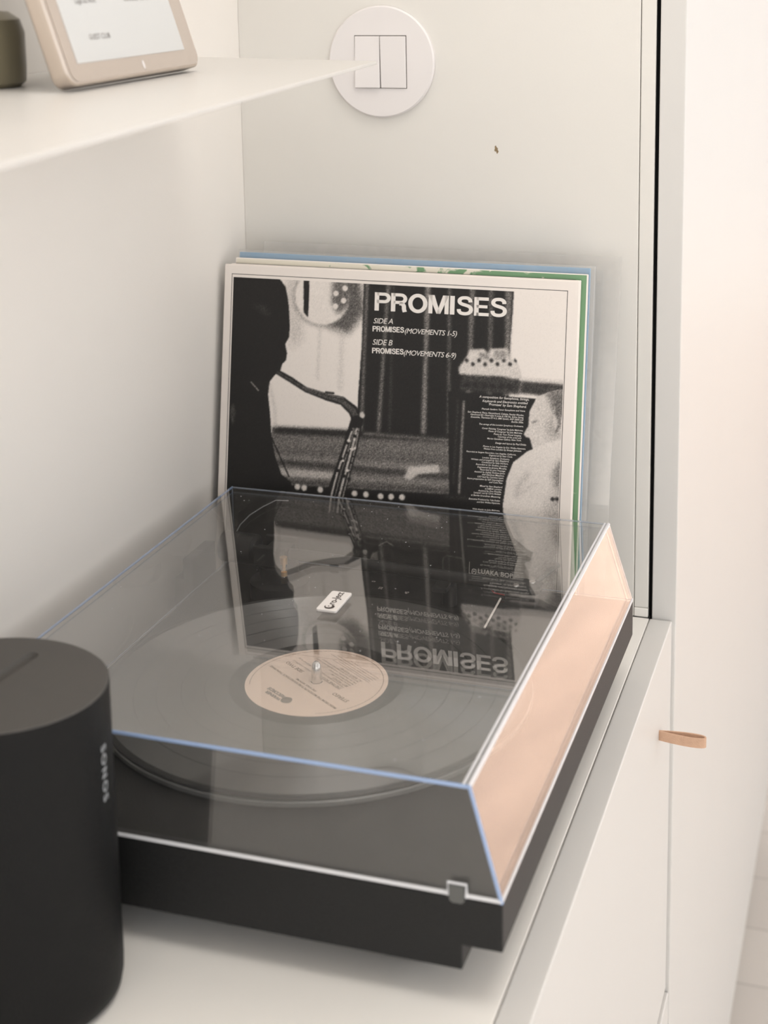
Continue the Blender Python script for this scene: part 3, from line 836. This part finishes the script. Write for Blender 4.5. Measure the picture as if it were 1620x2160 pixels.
credits = [('A composition for Saxophone, Strings,', 330, 122, 1012, 165), ('Keyboards and Electronics entitled', 375, 180, 995, 215),
 ("'Promises' by Sam Shepherd.", 462, 228, 975, 265), ('Pharoah Sanders: Tenor Saxophone and Voice', 365, 285, 957, 318),
 ('Sam Shepherd: Piano, Harpsichord, Celesta, Fender Rhodes,', 172, 325, 940, 375), ('Hammond B3, Oberheim 4 voice & OB-Xa, Solina String', 210, 360, 937, 408),
 ('Ensemble, Therevox ET-4.3, EMS Synthi, ARP 2600 and', 215, 395, 935, 440), ('Buchla 200e.', 770, 463, 935, 475),
 ('The strings of the London Symphony Orchestra.', 330, 493, 935, 528), ("Cover Painting 'Congress' by Julie Mehretu,", 370, 550, 930, 585),
 ("Photo of 'Congress' by Julie Mehretu,", 455, 590, 918, 620), ('Photo by Tom Powel Imaging.', 527, 630, 905, 655),
 ('Courtesy of the artist and', 585, 666, 908, 688), ('Marian Goodman Gallery, New York.', 440, 690, 905, 720),
 ('Design and layout by Paul Diddy.', 550, 752, 975, 780), ('Photos in Los Angeles by Eric Welles-Nystrom,', 382, 796, 965, 835),
 ('Photos from London by Shoays Johnson.', 392, 830, 908, 865), ('Recorded at Sargent Recorders, Los Angeles, California.', 155, 865, 835, 915),
 ('Engineered by Sean Cook.', 465, 920, 785, 945), ('London Symphony Orchestra,', 372, 950, 745, 978),
 ('Written and arranged by Sam Shepherd,', 222, 972, 735, 1008), ('Conducted by Sally Herbert,', 365, 1014, 725, 1040),
 ('Recorded at Air Studios, London.', 285, 1042, 715, 1075), ('Engineered by Jeremy Murphy,', 305, 1080, 705, 1107),
 ('Recorded by John Prestage.', 342, 1115, 690, 1140), ('Assisted by Ashley Andrew-Jones', 262, 1142, 683, 1172),
 ('and Gianluca Massimo.', 368, 1182, 672, 1205), ('LSO lead by Carmine Lauri,', 305, 1210, 663, 1236),
 ('Score preparation by Gill Cunningham', 165, 1233, 658, 1270), ('and Colin Rae.', 465, 1288, 650, 1302),
 ('Mixed by Sam Shepherd', 338, 1338, 648, 1360), ('at KMN4, London.', 408, 1376, 638, 1392), ('Assisted by Finn Prenille,', 315, 1402, 633, 1425),
 ('Lacquer cut by Chris Bolster', 255, 1428, 632, 1456), ('at Bernie Grundman Mastering.', 217, 1462, 622, 1495),
 ('Executive Produced by Yale Evelev', 187, 1512, 617, 1545), ('and Eric Welles-Nystrom.', 297, 1557, 615, 1580), ('With thanks to Julie Mehretu,', 240, 1652, 612, 1680)]
bm = bmesh.new()
for s, xa, ya, xb, yb in credits:
    sl_text(bm, s, (960 + xa / 6.48, 820 + ya / 6.48), (960 + xb / 6.48, 820 + yb / 6.48), shear=0.25, bold=0.008)
flat_obj('credits_lettering', bm, M['white_ink'], pr_)
bm = bmesh.new()
sl_text(bm, 'LUAKA BOP', (1008, 1209), (1082, 1220), bold=0.03, spacing=1.05)
a0, h0 = sl_uv(1000, 1205)
ring = [(a0 + 0.0021 * math.cos(t_), h0 + 0.0027 * math.sin(t_) * (1.25 if math.sin(t_) < 0 else 0.8)) for t_ in np.linspace(0, 2 * math.pi, 24, endpoint=False)]
rin = [(a0 + 0.68 * (x - a0), h0 + 0.68 * (y - h0)) for x, y in ring]
vo = [bm.verts.new((x, -0.00026, y)) for x, y in ring]; vi = [bm.verts.new((x, -0.00026, y)) for x, y in rin]
for i in range(24): bm.faces.new((vo[i], vo[(i + 1) % 24], vi[(i + 1) % 24], vi[i]))
dd = [bm.verts.new((a0 + x * 0.0008, -0.00026, h0 + y * 0.0009)) for x, y in ((-1, 0), (0, -1), (1, 0), (0, 1))]; bm.faces.new(dd)
a1, h1 = sl_uv(990, 1200)
bm.faces.new([bm.verts.new((a1 + x, -0.00026, h1 + y)) for x, y in ((-0.0002, -0.006), (0.0002, -0.006), (0.0002, 0.006), (-0.0002, 0.006))])
flat_obj('record_company_mark', bm, M['white_ink'], pr_)

def lean_for(foot, ytop, L): return math.asin((ytop - foot) / L)
# cream sleeve showing only its edge
f2 = -0.1075; l2 = lean_for(f2, -0.0568, 0.315)
s2 = sleeve_frame('record_sleeve', 'plain cream record sleeve just behind the photograph sleeve, only its edge showing', 0.0112, f2, l2, 0.0030)
box_obj('jacket', (0, 0.3112, 0, 0.0028, 0, 0.3150), M['paper'], s2, bevel=0.0006)
box_obj('opening_shade', (0.004, 0.307, 0.0010, 0.0018, 0.02, 0.31535), M['black_ink'], s2, bevel=0)  # black strip painted as the shaded opening of the sleeve
f3 = -0.1030; l3 = lean_for(f3, -0.0520, 0.3175)
s3 = sleeve_frame('record_sleeve', 'cream record sleeve with a green marbled print behind the photograph sleeve', 0.0133, f3, l3, 0.0038)
box_obj('jacket', (0, 0.3140, 0.0002, 0.0036, 0, 0.3192), M['paper'], s3, bevel=0.0006)
box_obj('green_print', (0.0012, 0.3130, -0.0001, 0.0002, 0.001, 0.3184), M['green'], s3, bevel=0)
f4 = -0.0975; l4 = lean_for(f4, -0.0460, 0.32)
s4 = sleeve_frame('record_sleeve', 'pale blue record sleeve in a clear plastic wrap', 0.0144, f4, l4, 0.0040)
box_obj('jacket', (0, 0.3135, 0, 0.0036, 0.0004, 0.3232), M['blue'], s4, bevel=0.0006)
box_obj('plastic_wrap', (-0.001, 0.3180, -0.0006, 0.0042, 0.0002, 0.3252), M['vinylwrap'], s4, bevel=0.0008)
f5 = -0.0900; l5 = lean_for(f5, -0.012, 0.333)
s5 = sleeve_frame('plastic_sleeve', 'clear empty plastic record sleeve at the back against the side panel', 0.0235, f5, l5, 0.0014)
box_obj('plastic_film', (0, 0.3245, 0, 0.0012, 0.0, 0.3325), M['vinylwrap'], s5, bevel=0.0004)

# ------------------------------------------------------------------ turntable
TX, TY, TH = 0.03037, -0.52797, -0.0024
LX, LY, ZT, ZO, ZB, ZCV = 0.34671, 0.41272, 0.06547, 0.03672, 0.02183, 0.12882
RU, RV, ZR = 0.16028, 0.20047, 0.07296
tt = thing('turntable', 'black turntable under a clear acrylic dust cover', 'turntable', (TX, TY, 0), (0, 0, TH))
bm = bmesh.new()
prof = [(0.004, ZB), (LX - 0.02297, ZB), (LX - 0.02297, ZO), (LX, ZO), (LX, ZT), (0, ZT), (0, ZO), (0.004, ZO)]
a = [bm.verts.new((x, 0, z)) for x, z in prof]; b = [bm.verts.new((x, LY, z)) for x, z in prof]
bm.faces.new(a); bm.faces.new(b[::-1])
for i in range(len(prof)): bm.faces.new((a[i], b[i], b[(i + 1) % len(prof)], a[(i + 1) % len(prof)]))
finish('plinth', bm, M['plinth'], tt, bevel=0.0008)
for fu, fv in ((0.045, 0.045), (0.285, 0.045), (0.045, 0.365), (0.285, 0.365)):
    bm = bmesh.new()
    add_lathe(bm, [(0, 0.0002), (0.016, 0.0002), (0.0185, 0.003), (0.0185, 0.016), (0.014, ZB), (0, ZB)], fu, fv, 40)
    finish('foot', bm, M['rubber'], tt, smooth=True)
bm = bmesh.new()
add_lathe(bm, [(0, 0.0657), (0.105, 0.0657), (0.1050, 0.0668), (0.1500, 0.0668), (0.1513, 0.0674), (0.1513, 0.0700), (0.1505, 0.0706), (0, 0.0706)], 0, 0, 160)
pl = finish('platter', bm, M['platter'], tt, smooth=True); pl.location = (RU, RV, 0)
bm = bmesh.new()
add_lathe(bm, [(0, 0.0706), (0.1470, 0.0706), (0.1470, 0.0714), (0, 0.0714)], 0, 0, 128)
mt = finish('felt_mat', bm, M['felt'], tt, smooth=True); mt.location = (RU, RV, 0)
bm = bmesh.new()
add_lathe(bm, [(0, 0.0714), (0.0036, 0.0714), (0.0038, 0.0735), (0.0038, 0.0795), (0.0034, 0.0835), (0.0026, 0.0865), (0.0015, 0.0880), (0, 0.0884)], 0, 0, 32)
sp = finish('spindle', bm, M['steel'], tt, smooth=True); sp.location = (RU, RV, 0)

# tone arm along the far side: pivot at the wall end, headshell towards the room
arm = bpy.data.objects.new('tone_arm', None); C.objects.link(arm); arm.parent = tt; arm.location = (-0.004, 0, 0.0065)
def P(u, v, z): return (u, v, z)
PV = (0.074, 0.348)
bm = bmesh.new()
add_lathe(bm, [(0, ZT - 0.0063), (0.024, ZT - 0.0063), (0.024, 0.072), (0.016, 0.074), (0.016, 0.086), (0.012, 0.088), (0, 0.088)], PV[0], PV[1], 48)
finish('arm_base', bm, M['darkplastic'], arm, smooth=True)
bm = bmesh.new()
add_box(bm, PV[0] - 0.016, PV[0] + 0.012, PV[1] - 0.015, PV[1] - 0.011, 0.088, 0.104)
add_box(bm, PV[0] - 0.016, PV[0] + 0.012, PV[1] + 0.011, PV[1] + 0.015, 0.088, 0.104)
add_box(bm, PV[0] - 0.010, PV[0] + 0.010, PV[1] - 0.011, PV[1] + 0.011, 0.0885, 0.100)
finish('gimbal', bm, M['darkplastic'], arm, bevel=0.001)
bm = bmesh.new()
add_tube(bm, [(PV[0] - 0.018, PV[1], 0.095), (PV[0] - 0.020, PV[1], 0.095), (PV[0] - 0.048, PV[1] + 0.002, 0.095), (PV[0] - 0.050, PV[1] + 0.002, 0.095)], [0.009, 0.0125, 0.0125, 0.011], 32)
finish('counterweight', bm, M['darkplastic'], arm, smooth=True)
bm = bmesh.new()
add_tube(bm, [(PV[0] - 0.018, PV[1], 0.095), (PV[0] + 0.02, PV[1], 0.095), (0.250, 0.343, 0.092), (0.262, 0.341, 0.0915)], 0.0045, 16)
finish('arm_tube', bm, M['darkplastic'], arm, smooth=True)
bm = bmesh.new()
add_lathe(bm, [(0, 0.0885), (0.0026, 0.0885), (0.0026, 0.092), (0.0014, 0.0925), (0.0014, 0.098), (0.0030, 0.0985), (0.0030, 0.104), (0, 0.104)], 0.0905, 0.3195, 20)
finish('brass_screw', bm, M['brass'], arm, smooth=True)
bm = bmesh.new()
add_prism(bm, [(0.252, 0.334), (0.276, 0.330), (0.292, 0.336), (0.293, 0.350), (0.278, 0.355), (0.254, 0.349)], 0.0895, 0.0935)
add_box(bm, 0.266, 0.289, 0.334, 0.349, 0.078, 0.0893)
hs = finish('headshell', bm, M['darkplastic'], arm, bevel=0.0008)
for hu, hv in ((0.2735, 0.338), (0.2840, 0.3475)):
    bm = bmesh.new(); add_lathe(bm, [(0, 0.0936), (0.0026, 0.0936), (0.0024, 0.0948), (0.0, 0.0950)], hu, hv, 20)
    finish('headshell_screw', bm, M['steel'], hs, smooth=True)
bm = bmesh.new()
add_tube(bm, [(0.286, 0.352, 0.0925), (0.292, 0.366, 0.0955), (0.298, 0.376, 0.0985)], [0.0018, 0.0022, 0.0022], 10)
fl = finish('finger_lift', bm, M['greytab'], hs, smooth=True)
for k, cl in enumerate(((0.7, 0.05, 0.05), (0.75, 0.72, 0.7), (0.1, 0.4, 0.15), (0.12, 0.2, 0.6))):
    wm = mat('cartridge_wire_' + ('red', 'white', 'green', 'blue')[k], cl, 0.4)
    bm = bmesh.new()
    v0 = 0.3365 + 0.003 * k
    add_tube(bm, [(0.252, v0 + 0.002, 0.090), (0.257, v0, 0.0868 - 0.001 * k), (0.265, v0, 0.086)], 0.0006, 8)
    finish('cartridge_wire', bm, wm, hs, smooth=True)
bm = bmesh.new(); add_tube(bm, [(0.2640, 0.328, 0.0865), (0.2600, 0.2960, 0.0765)], 0.0008, 8)
finish('stylus_guard', bm, M['white_ink'], hs)
bm = bmesh.new()
add_lathe(bm, [(0, ZT - 0.0063), (0.006, ZT - 0.0063), (0.006, 0.084), (0.0045, 0.085), (0, 0.085)], 0.212, 0.366, 28)
add_box(bm, 0.206, 0.218, 0.338, 0.352, 0.0805, 0.0845); add_box(bm, 0.2095, 0.2145, 0.350, 0.366, 0.0805, 0.0835)
finish('arm_rest', bm, M['darkplastic'], arm, bevel=0.0008)
def on_pl(px, py, ang=90):
    q = on_plane(px, py, (0, 0, ZT), Vector((0, 0, 1)))
    u, v = q.x - TX, q.y - TY
    c_, s_ = math.cos(math.radians(ang)), math.sin(math.radians(ang))
    return lambda x, y: (u + c_ * x - s_ * y, v + s_ * x + c_ * y, ZT + 0.0003)
for s_, px_, py_ in (('33', 803, 1243), ('45', 858, 1253), ('0', 789, 1228), ('78', 942, 1264), ('I', 962, 1266)):
    q = on_plane(px_, py_, (0, 0, ZT), Vector((0, 0, 1)))
    if q.y - TY < LY - 0.004:
        bm = bmesh.new(); add_text(bm, s_, on_pl(px_, py_), height=0.0032, bold=0.01)
        flat_obj('plinth_lettering', bm, M['white_ink'], tt)

# hinges on the wall side
for v0, v1 in ((0.335, 0.378), (0.05, 0.093)):
    bm = bmesh.new()
    add_box(bm, -0.010, -0.0004, v0, v1, 0.040, 0.0925)
    add_box(bm, -0.022, -0.0102, v0 + 0.006, v1 - 0.006, 0.046, 0.072)
    finish('hinge', bm, M['darkplastic'], tt, bevel=0.0012)

# dust cover: a solid shell of clear sheet
TK = 0.003
def ring(z, e, ir, inn):
    return [(0.0 + e, inn + e, z), (LX - ir - e, inn + e, z), (LX - ir - e, LY - e, z), (0.0 + e, LY - e, z)]
zb_ = ZT + 0.0004
bm = bmesh.new()
o0 = [bm.verts.new(c) for c in ring(zb_, 0, 0, 0)]
o1 = [bm.verts.new(c) for c in ring(ZCV, 0, 0.0197, 0.0063)]
i0 = [bm.verts.new(c) for c in ring(zb_, TK, 0, 0)]
i1 = [bm.verts.new(c) for c in ring(ZCV - TK, TK, 0.0197 - 0.001, 0.0063)]
for i in range(4):
    j = (i + 1) % 4
    bm.faces.new((o0[i], o0[j], o1[j], o1[i])); bm.faces.new((i0[j], i0[i], i1[i], i1[j])); bm.faces.new((o0[j], o0[i], i0[i], i0[j]))
bm.faces.new(o1); bm.faces.new(i1[::-1])
cov = finish('dust_cover', bm, M['acrylic'], tt)
cov['label'] = 'clear acrylic dust cover with slanting sides'
def bar(p, q, r, m, n=8):
    bm = bmesh.new(); add_tube(bm, [p, q], r, n)
    return finish('cover_edge', bm, m, cov, smooth=True)
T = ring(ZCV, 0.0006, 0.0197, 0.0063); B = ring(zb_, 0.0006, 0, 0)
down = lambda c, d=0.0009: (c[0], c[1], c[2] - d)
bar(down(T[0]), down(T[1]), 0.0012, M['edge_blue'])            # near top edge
bar(down(T[1]), down(T[2]), 0.0015, M['edge_pale']); bar((T[1][0] - 0.0034, T[1][1], T[1][2] - 0.0006), (T[2][0] - 0.0028, T[2][1], T[2][2] - 0.0006), 0.0010, M['edge_pale'])            # room-side top edge, its bright lines drawn as pale bars
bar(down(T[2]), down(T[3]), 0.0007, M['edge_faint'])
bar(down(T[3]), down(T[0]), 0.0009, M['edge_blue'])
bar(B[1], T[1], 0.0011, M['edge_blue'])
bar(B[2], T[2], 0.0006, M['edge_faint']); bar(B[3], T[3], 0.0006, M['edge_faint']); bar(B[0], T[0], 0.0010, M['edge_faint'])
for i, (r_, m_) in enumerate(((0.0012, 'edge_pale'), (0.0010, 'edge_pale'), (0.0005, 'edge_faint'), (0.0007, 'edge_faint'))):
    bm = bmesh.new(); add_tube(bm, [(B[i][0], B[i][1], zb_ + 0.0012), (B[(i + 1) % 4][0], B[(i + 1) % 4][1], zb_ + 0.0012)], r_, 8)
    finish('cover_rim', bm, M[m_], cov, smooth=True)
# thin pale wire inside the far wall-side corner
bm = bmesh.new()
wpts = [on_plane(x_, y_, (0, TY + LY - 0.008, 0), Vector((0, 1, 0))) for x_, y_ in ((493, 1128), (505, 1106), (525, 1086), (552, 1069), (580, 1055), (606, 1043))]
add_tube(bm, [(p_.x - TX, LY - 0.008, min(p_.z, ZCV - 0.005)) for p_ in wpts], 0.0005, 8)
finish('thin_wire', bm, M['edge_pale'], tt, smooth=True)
# dust specks lying on the cover
bm = bmesh.new()
random.seed(11)
for k in range(170):
    u_, v_ = random.uniform(0.01, LX - 0.03), random.uniform(0.012, LY - 0.01)
    d_ = random.choice((0.00018, 0.00022, 0.0003, 0.00045)); a_ = random.uniform(0, math.pi); e_ = random.uniform(0.6, 2.2)
    q_ = [(math.cos(a_) * d_ * e_, math.sin(a_) * d_ * e_), (-math.sin(a_) * d_, math.cos(a_) * d_)]
    bm.faces.new([bm.verts.new((u_ + sx_ * q_[0][0] + sy_ * q_[1][0], v_ + sx_ * q_[0][1] + sy_ * q_[1][1], ZCV + 0.0002)) for sx_, sy_ in ((-1, 0), (0, -1), (1, 0), (0, 1))])
du = flat_obj('dust', bm, M['edge_pale'], cov); du['kind'] = 'stuff'
# small notch with a grey tab at the near edge
bm = bmesh.new()
add_prism(bm, [(0.3168, 0.0645), (0.3186, 0.0628), (0.3240, 0.0628), (0.3256, 0.0645), (0.3256, 0.0732), (0.3168, 0.0732)], 0, 0.0022)
for v in bm.verts: v.co = Vector((v.co.x, -0.0016 + v.co.z, v.co.y))
finish('notch_tab', bm, M['greytab'], tt, bevel=0.0004)
bm = bmesh.new()
add_tube(bm, [(0.3160, -0.0004, 0.0665), (0.3160, -0.0001, 0.0740), (0.3265, -0.0001, 0.0740), (0.3265, -0.0004, 0.0665)], 0.0008, 8)
finish('notch_edge', bm, M['edge_pale'], cov, smooth=True)
# maker's plate on the cover
lu, lv = 0.2017 - TX, -0.3184 - TY
bm = bmesh.new(); add_prism(bm, rounded_rect(0.0150, 0.0322, 0.0016, 5, lu - 0.0075, lv - 0.0161), ZCV + 0.0001, ZCV + 0.0019)
lp = finish('name_plate', bm, M['logo_plate'], cov, bevel=0.0003)
lp['label'] = 'small white name plate'
bm = bmesh.new()
def on_plate(x, y): return (lu + 0.0010 - y, lv + x, ZCV + 0.00205)
add_text(bm, 'ro-Ject', lambda x, y: on_plate(-0.0064 + x, -0.0014 + y), width=0.0208, bold=0.012)
# round emblem: dark disc with a pale bite and a dot
n = 26
arc = [(0.0036 * math.cos(t_), 0.0036 * math.sin(t_)) for t_ in np.linspace(math.radians(60), math.radians(345), n)]
bite = [(0.0008 + 0.0023 * math.cos(t_), 0.0008 + 0.0023 * math.sin(t_)) for t_ in np.linspace(math.radians(330), math.radians(75), n)]
va_ = [bm.verts.new(on_plate(-0.0105 + x, 0.0005 + y)) for x, y in arc]; vb_ = [bm.verts.new(on_plate(-0.0105 + x, 0.0005 + y)) for x, y in bite[::-1]]
for i in range(n - 1): bm.faces.new((va_[i], va_[i + 1], vb_[i + 1], vb_[i]))
bm.faces.new([bm.verts.new(on_plate(-0.0098 + 0.0007 * math.cos(k), 0.0014 + 0.0006 * math.sin(k))) for k in np.linspace(0, 2 * math.pi, 12, endpoint=False)])
flat_obj('name_lettering', bm, M['logo_ink'], lp)

# ------------------------------------------------------------------ the record on the platter
rec = thing('vinyl_record', 'black vinyl record with a peach paper label on the turntable platter', 'record', (0, 0, 0))
cth, sth = math.cos(TH), math.sin(TH)
RC = (TX + cth * RU - sth * RV, TY + sth * RU + cth * RV)
rec.location = (RC[0], RC[1], 0.0715)
bm = bmesh.new()
add_lathe(bm, [(0.0040, 0.0), (0.1495, 0.0), (0.1508, 0.0006), (0.1508, 0.0010), (0.1495, 0.00155), (0.1465, 0.00145), (0.0560, 0.00145), (0.0520, 0.0014), (0.0040, 0.0014), (0.0040, 0.0)], 0, 0, 192)
finish('disc', bm, M['vinyl'], rec, smooth=True)
bm = bmesh.new()
add_lathe(bm, [(0.0040, 0.00142), (0.0502, 0.00142), (0.0502, 0.0017), (0.0040, 0.0017), (0.0040, 0.00142)], 0, 0, 128)
lab = finish('label', bm, M['label_paper'], rec, smooth=True)
lab['label'] = 'peach paper centre label'
ANG = math.radians(147.0)
def lab_at(px, py, dz=0.0019):
    q = on_plane(px, py, (0, 0, 0.0733), Vector((0, 0, 1)))
    u, v = q.x - RC[0], q.y - RC[1]
    return lambda x, y: (u + math.cos(ANG) * x - math.sin(ANG) * y, v + math.sin(ANG) * x + math.cos(ANG) * y, dz)
def lab_line(bm, s, p0, p1, **kw):
    a_ = on_plane(*p0, (0, 0, 0.0733), Vector((0, 0, 1))); b_ = on_plane(*p1, (0, 0, 0.0733), Vector((0, 0, 1)))
    d = (b_ - a_); L = d.length; d.normalize()
    add_text(bm, s, lambda x, y: (a_.x - RC[0] + d.x * x - d.y * y, a_.y - RC[1] + d.y * x + d.x * y, 0.0019), width=L, **kw)
def z6(x, y): return (520 + x / 9.0, 1380 + y / 9.0)
def z7(x, y): return (660 + x / 9.53, 1370 + y / 9.53)
bm = bmesh.new()
lab_line(bm, 'SIDE TWO', z6(1100, 330), z6(800, 140), bold=0.01)
lab_line(bm, 'STEREO', z7(735, 1035), z7(445, 868), bold=0.01)
lab_line(bm, 'MUSIC FROM THE MOTION PICTURE SOUNDTRACK TWIN PEAKS', z7(480, 1180), z6(480, 215), bold=0.014)
lab_line(bm, 'FIRE WALK WITH ME', z6(1340, 700), z6(970, 460), bold=0.014)
for (a_, b_), s_ in {((540, 800), (180, 575)): 'QUESTIONS IN A WORLD OF BLUE', ((590, 785), (190, 535)): 'THE PINK ROOM', ((640, 765), (165, 440)): 'THE BLACK DOG RUNS AT NIGHT',
        ((715, 742), (420, 560)): 'BEST FRIENDS', ((775, 725), (395, 490)): 'MOVING THROUGH TIME', ((830, 705), (345, 400)): 'MONTAGE FROM TWIN PEAKS',
        ((885, 685), (80, 170)): 'GIRL TALK BIRDS IN HELL LAURA PALMERS THEME FALLING', ((940, 660), (205, 190)): 'THE VOICE OF LOVE PERFORMED AND ARRANGED BY', ((995, 640), (575, 370)): 'ALL RIGHTS RESERVED'}.items():
    lab_line(bm, s_, z7(*a_), z7(*b_))
for a_, b_ in (((1130, 660), (420, 210)), ((1160, 640), (540, 240)), ((1215, 620), (380, 90)), ((1270, 605), (510, 120)), ((1320, 580), (770, 230))):
    p0, p1 = z7(*a_), z7(*b_)
    q0 = on_plane(*p0, (0, 0, 0.0733), Vector((0, 0, 1))); q1 = on_plane(*p1, (0, 0, 0.0733), Vector((0, 0, 1)))
    lab_line(bm, 'PRODUCED AND ARRANGED BY THE COMPOSER MANUFACTURED AND DISTRIBUTED'[:int((q1 - q0).length * 1250)], p0, p1)
for a_, b_, s_ in (((1265, 240), (1010, 62), 'LYRICS AND MUSIC'), ((1235, 325), (905, 110), 'ORIGINAL SOUNDTRACK')):
    lab_line(bm, s_, z6(*a_), z6(*b_))
flat_obj('label_lettering', bm, M['label_ink'], lab)
bm = bmesh.new()
lab_line(bm, 'WARNER', z6(668, 855), z6(400, 690), bold=0.035, spacing=0.95)
lab_line(bm, 'RECORDS', z6(745, 800), z6(450, 625), bold=0.035, spacing=0.95)
k0 = lab_at(*z6(758, 872))
bm.faces.new([bm.verts.new(k0(0.0056 * math.cos(a_) * (0.72 + 0.10 * math.cos(2 * a_ + 0.9)), 0.0056 * math.sin(a_) * 0.75)) for a_ in np.linspace(0, 2 * math.pi, 40, endpoint=False)])
flat_obj('label_mark', bm, M['label_logo'], lab)
# fine ring of small print round the label
bm = bmesh.new()
random.seed(3)
a_ = math.radians(-70)
while a_ < math.radians(200):
    w = random.uniform(0.02, 0.07)
    r0, r1 = 0.0466, 0.04705
    vv = []
    for k in range(5): vv.append(bm.verts.new((r1 * math.cos(a_ + w * k / 4), r1 * math.sin(a_ + w * k / 4), 0.0019)))
    ww = []
    for k in range(5): ww.append(bm.verts.new((r0 * math.cos(a_ + w * k / 4), r0 * math.sin(a_ + w * k / 4), 0.0019)))
    for k in range(4): bm.faces.new((vv[k], vv[k + 1], ww[k + 1], ww[k]))
    a_ += w + 0.012
flat_obj('rim_print', bm, M['label_ink'], lab)

# ------------------------------------------------------------------ speaker
SPX, SPY, RA, RB, HS = 0.107, -0.5865, 0.0635, 0.0565, 0.1850
spk = thing('speaker', 'black oval wireless speaker standing beside the turntable', 'speaker', (SPX, SPY, 0))
bm = bmesh.new()
add_lathe(bm, [(0, 0.0002), (0.86, 0.0002), (0.93, 0.0016), (0.975, 0.005), (0.995, 0.011), (1.0, 0.018), (1.0, HS - 0.0006), (0.996, HS - 0.0030), (0, HS - 0.0030)], 0, 0, 128, RA, RB)
def mesh_mat():
    m = mat('speaker_grille', (0.008, 0.008, 0.008), 0.5, vary=0.15, scale=400, spec=0.18)
    nt = m.node_tree; b = nt.nodes['Principled BSDF']
    tc = nt.nodes['Texture Coordinate'] if 'Texture Coordinate' in nt.nodes else nt.nodes.new('ShaderNodeTexCoord')
    v = nt.nodes.new('ShaderNodeTexVoronoi'); v.inputs['Scale'].default_value = 900
    nt.links.new(tc.outputs['Object'], v.inputs['Vector'])
    bp = nt.nodes.new('ShaderNodeBump'); bp.inputs['Strength'].default_value = 0.35; bp.inputs['Distance'].default_value = 0.0005
    nt.links.new(v.outputs['Distance'], bp.inputs['Height']); nt.links.new(bp.outputs['Normal'], b.inputs['Normal'])
    return m
finish('grille', bm, mesh_mat(), spk, smooth=True)
def top_at(px, py):
    q = on_plane(px, py, (0, 0, HS), Vector((0, 0, 1))); return q.x - SPX, q.y - SPY
g0, g1 = Vector(top_at(66, 1383)), Vector(top_at(-34, 1452))
dr_ = (g1 - g0).normalized(); nr = Vector((-dr_.y, dr_.x)); gw = 0.0042
slot = []
for c_, a0_ in ((g1, -90), (g0, 90)):
    for k in range(13):
        t_ = math.radians(a0_ + 180 * k / 12)
        slot.append(c_ + dr_ * gw * math.cos(t_) + nr * gw * math.sin(t_))
bm = bmesh.new()
n_ = 128
oc = [bm.verts.new((RA * 0.99 * math.cos(2 * math.pi * k / n_), RB * 0.99 * math.sin(2 * math.pi * k / n_), HS)) for k in range(n_)]
ob_ = [bm.verts.new((RA * 0.997 * math.cos(2 * math.pi * k / n_), RB * 0.997 * math.sin(2 * math.pi * k / n_), HS - 0.0006)) for k in range(n_)]
sc_ = [bm.verts.new((q.x, q.y, HS)) for q in slot]
ed = [bm.edges.new((oc[k], oc[(k + 1) % n_])) for k in range(n_)] + [bm.edges.new((sc_[k], sc_[(k + 1) % len(sc_)])) for k in range(len(sc_))]
bmesh.ops.triangle_fill(bm, edges=ed, use_beauty=True)
for k in range(n_): bm.faces.new((ob_[k], ob_[(k + 1) % n_], oc[(k + 1) % n_], oc[k]))
topc = finish('top_cap', bm, M['speaker_top'], spk)
bm = bmesh.new()
gc = (g0 + g1) / 2
levels = []
for f_, dz in ((1.0, 0.0), (0.86, -0.0012), (0.6, -0.0022), (0.25, -0.0026)):
    row = []
    for q in slot:
        t_ = max(0.0, min((g1 - g0).length, (q - g0).dot(dr_))); b_ = g0 + dr_ * t_
        row.append(bm.verts.new((b_.x + (q - b_).x * f_, b_.y + (q - b_).y * f_, HS + dz)))
    levels.append(row)
for a_, b_ in zip(levels, levels[1:]):
    for k in range(len(slot)): bm.faces.new((a_[k], a_[(k + 1) % len(slot)], b_[(k + 1) % len(slot)], b_[k]))
bm.faces.new(levels[-1])
finish('volume_groove', bm, M['speaker_top'], topc, smooth=True)
# lettering running down the side
bm = bmesh.new()
ph0 = math.radians(3)
def on_side(x, y):
    ph = ph0 + y / RA
    return ((RA + 0.0004) * math.cos(ph), (RB + 0.0004) * math.sin(ph), 0.1405 - x)
add_text(bm, 'SONOS', lambda x, y: on_side(x, y - 0.0023), height=0.0056, bold=0.03, spacing=1.35, anchor='center')
flat_obj('name_lettering', bm, M['logo_grey'], spk)
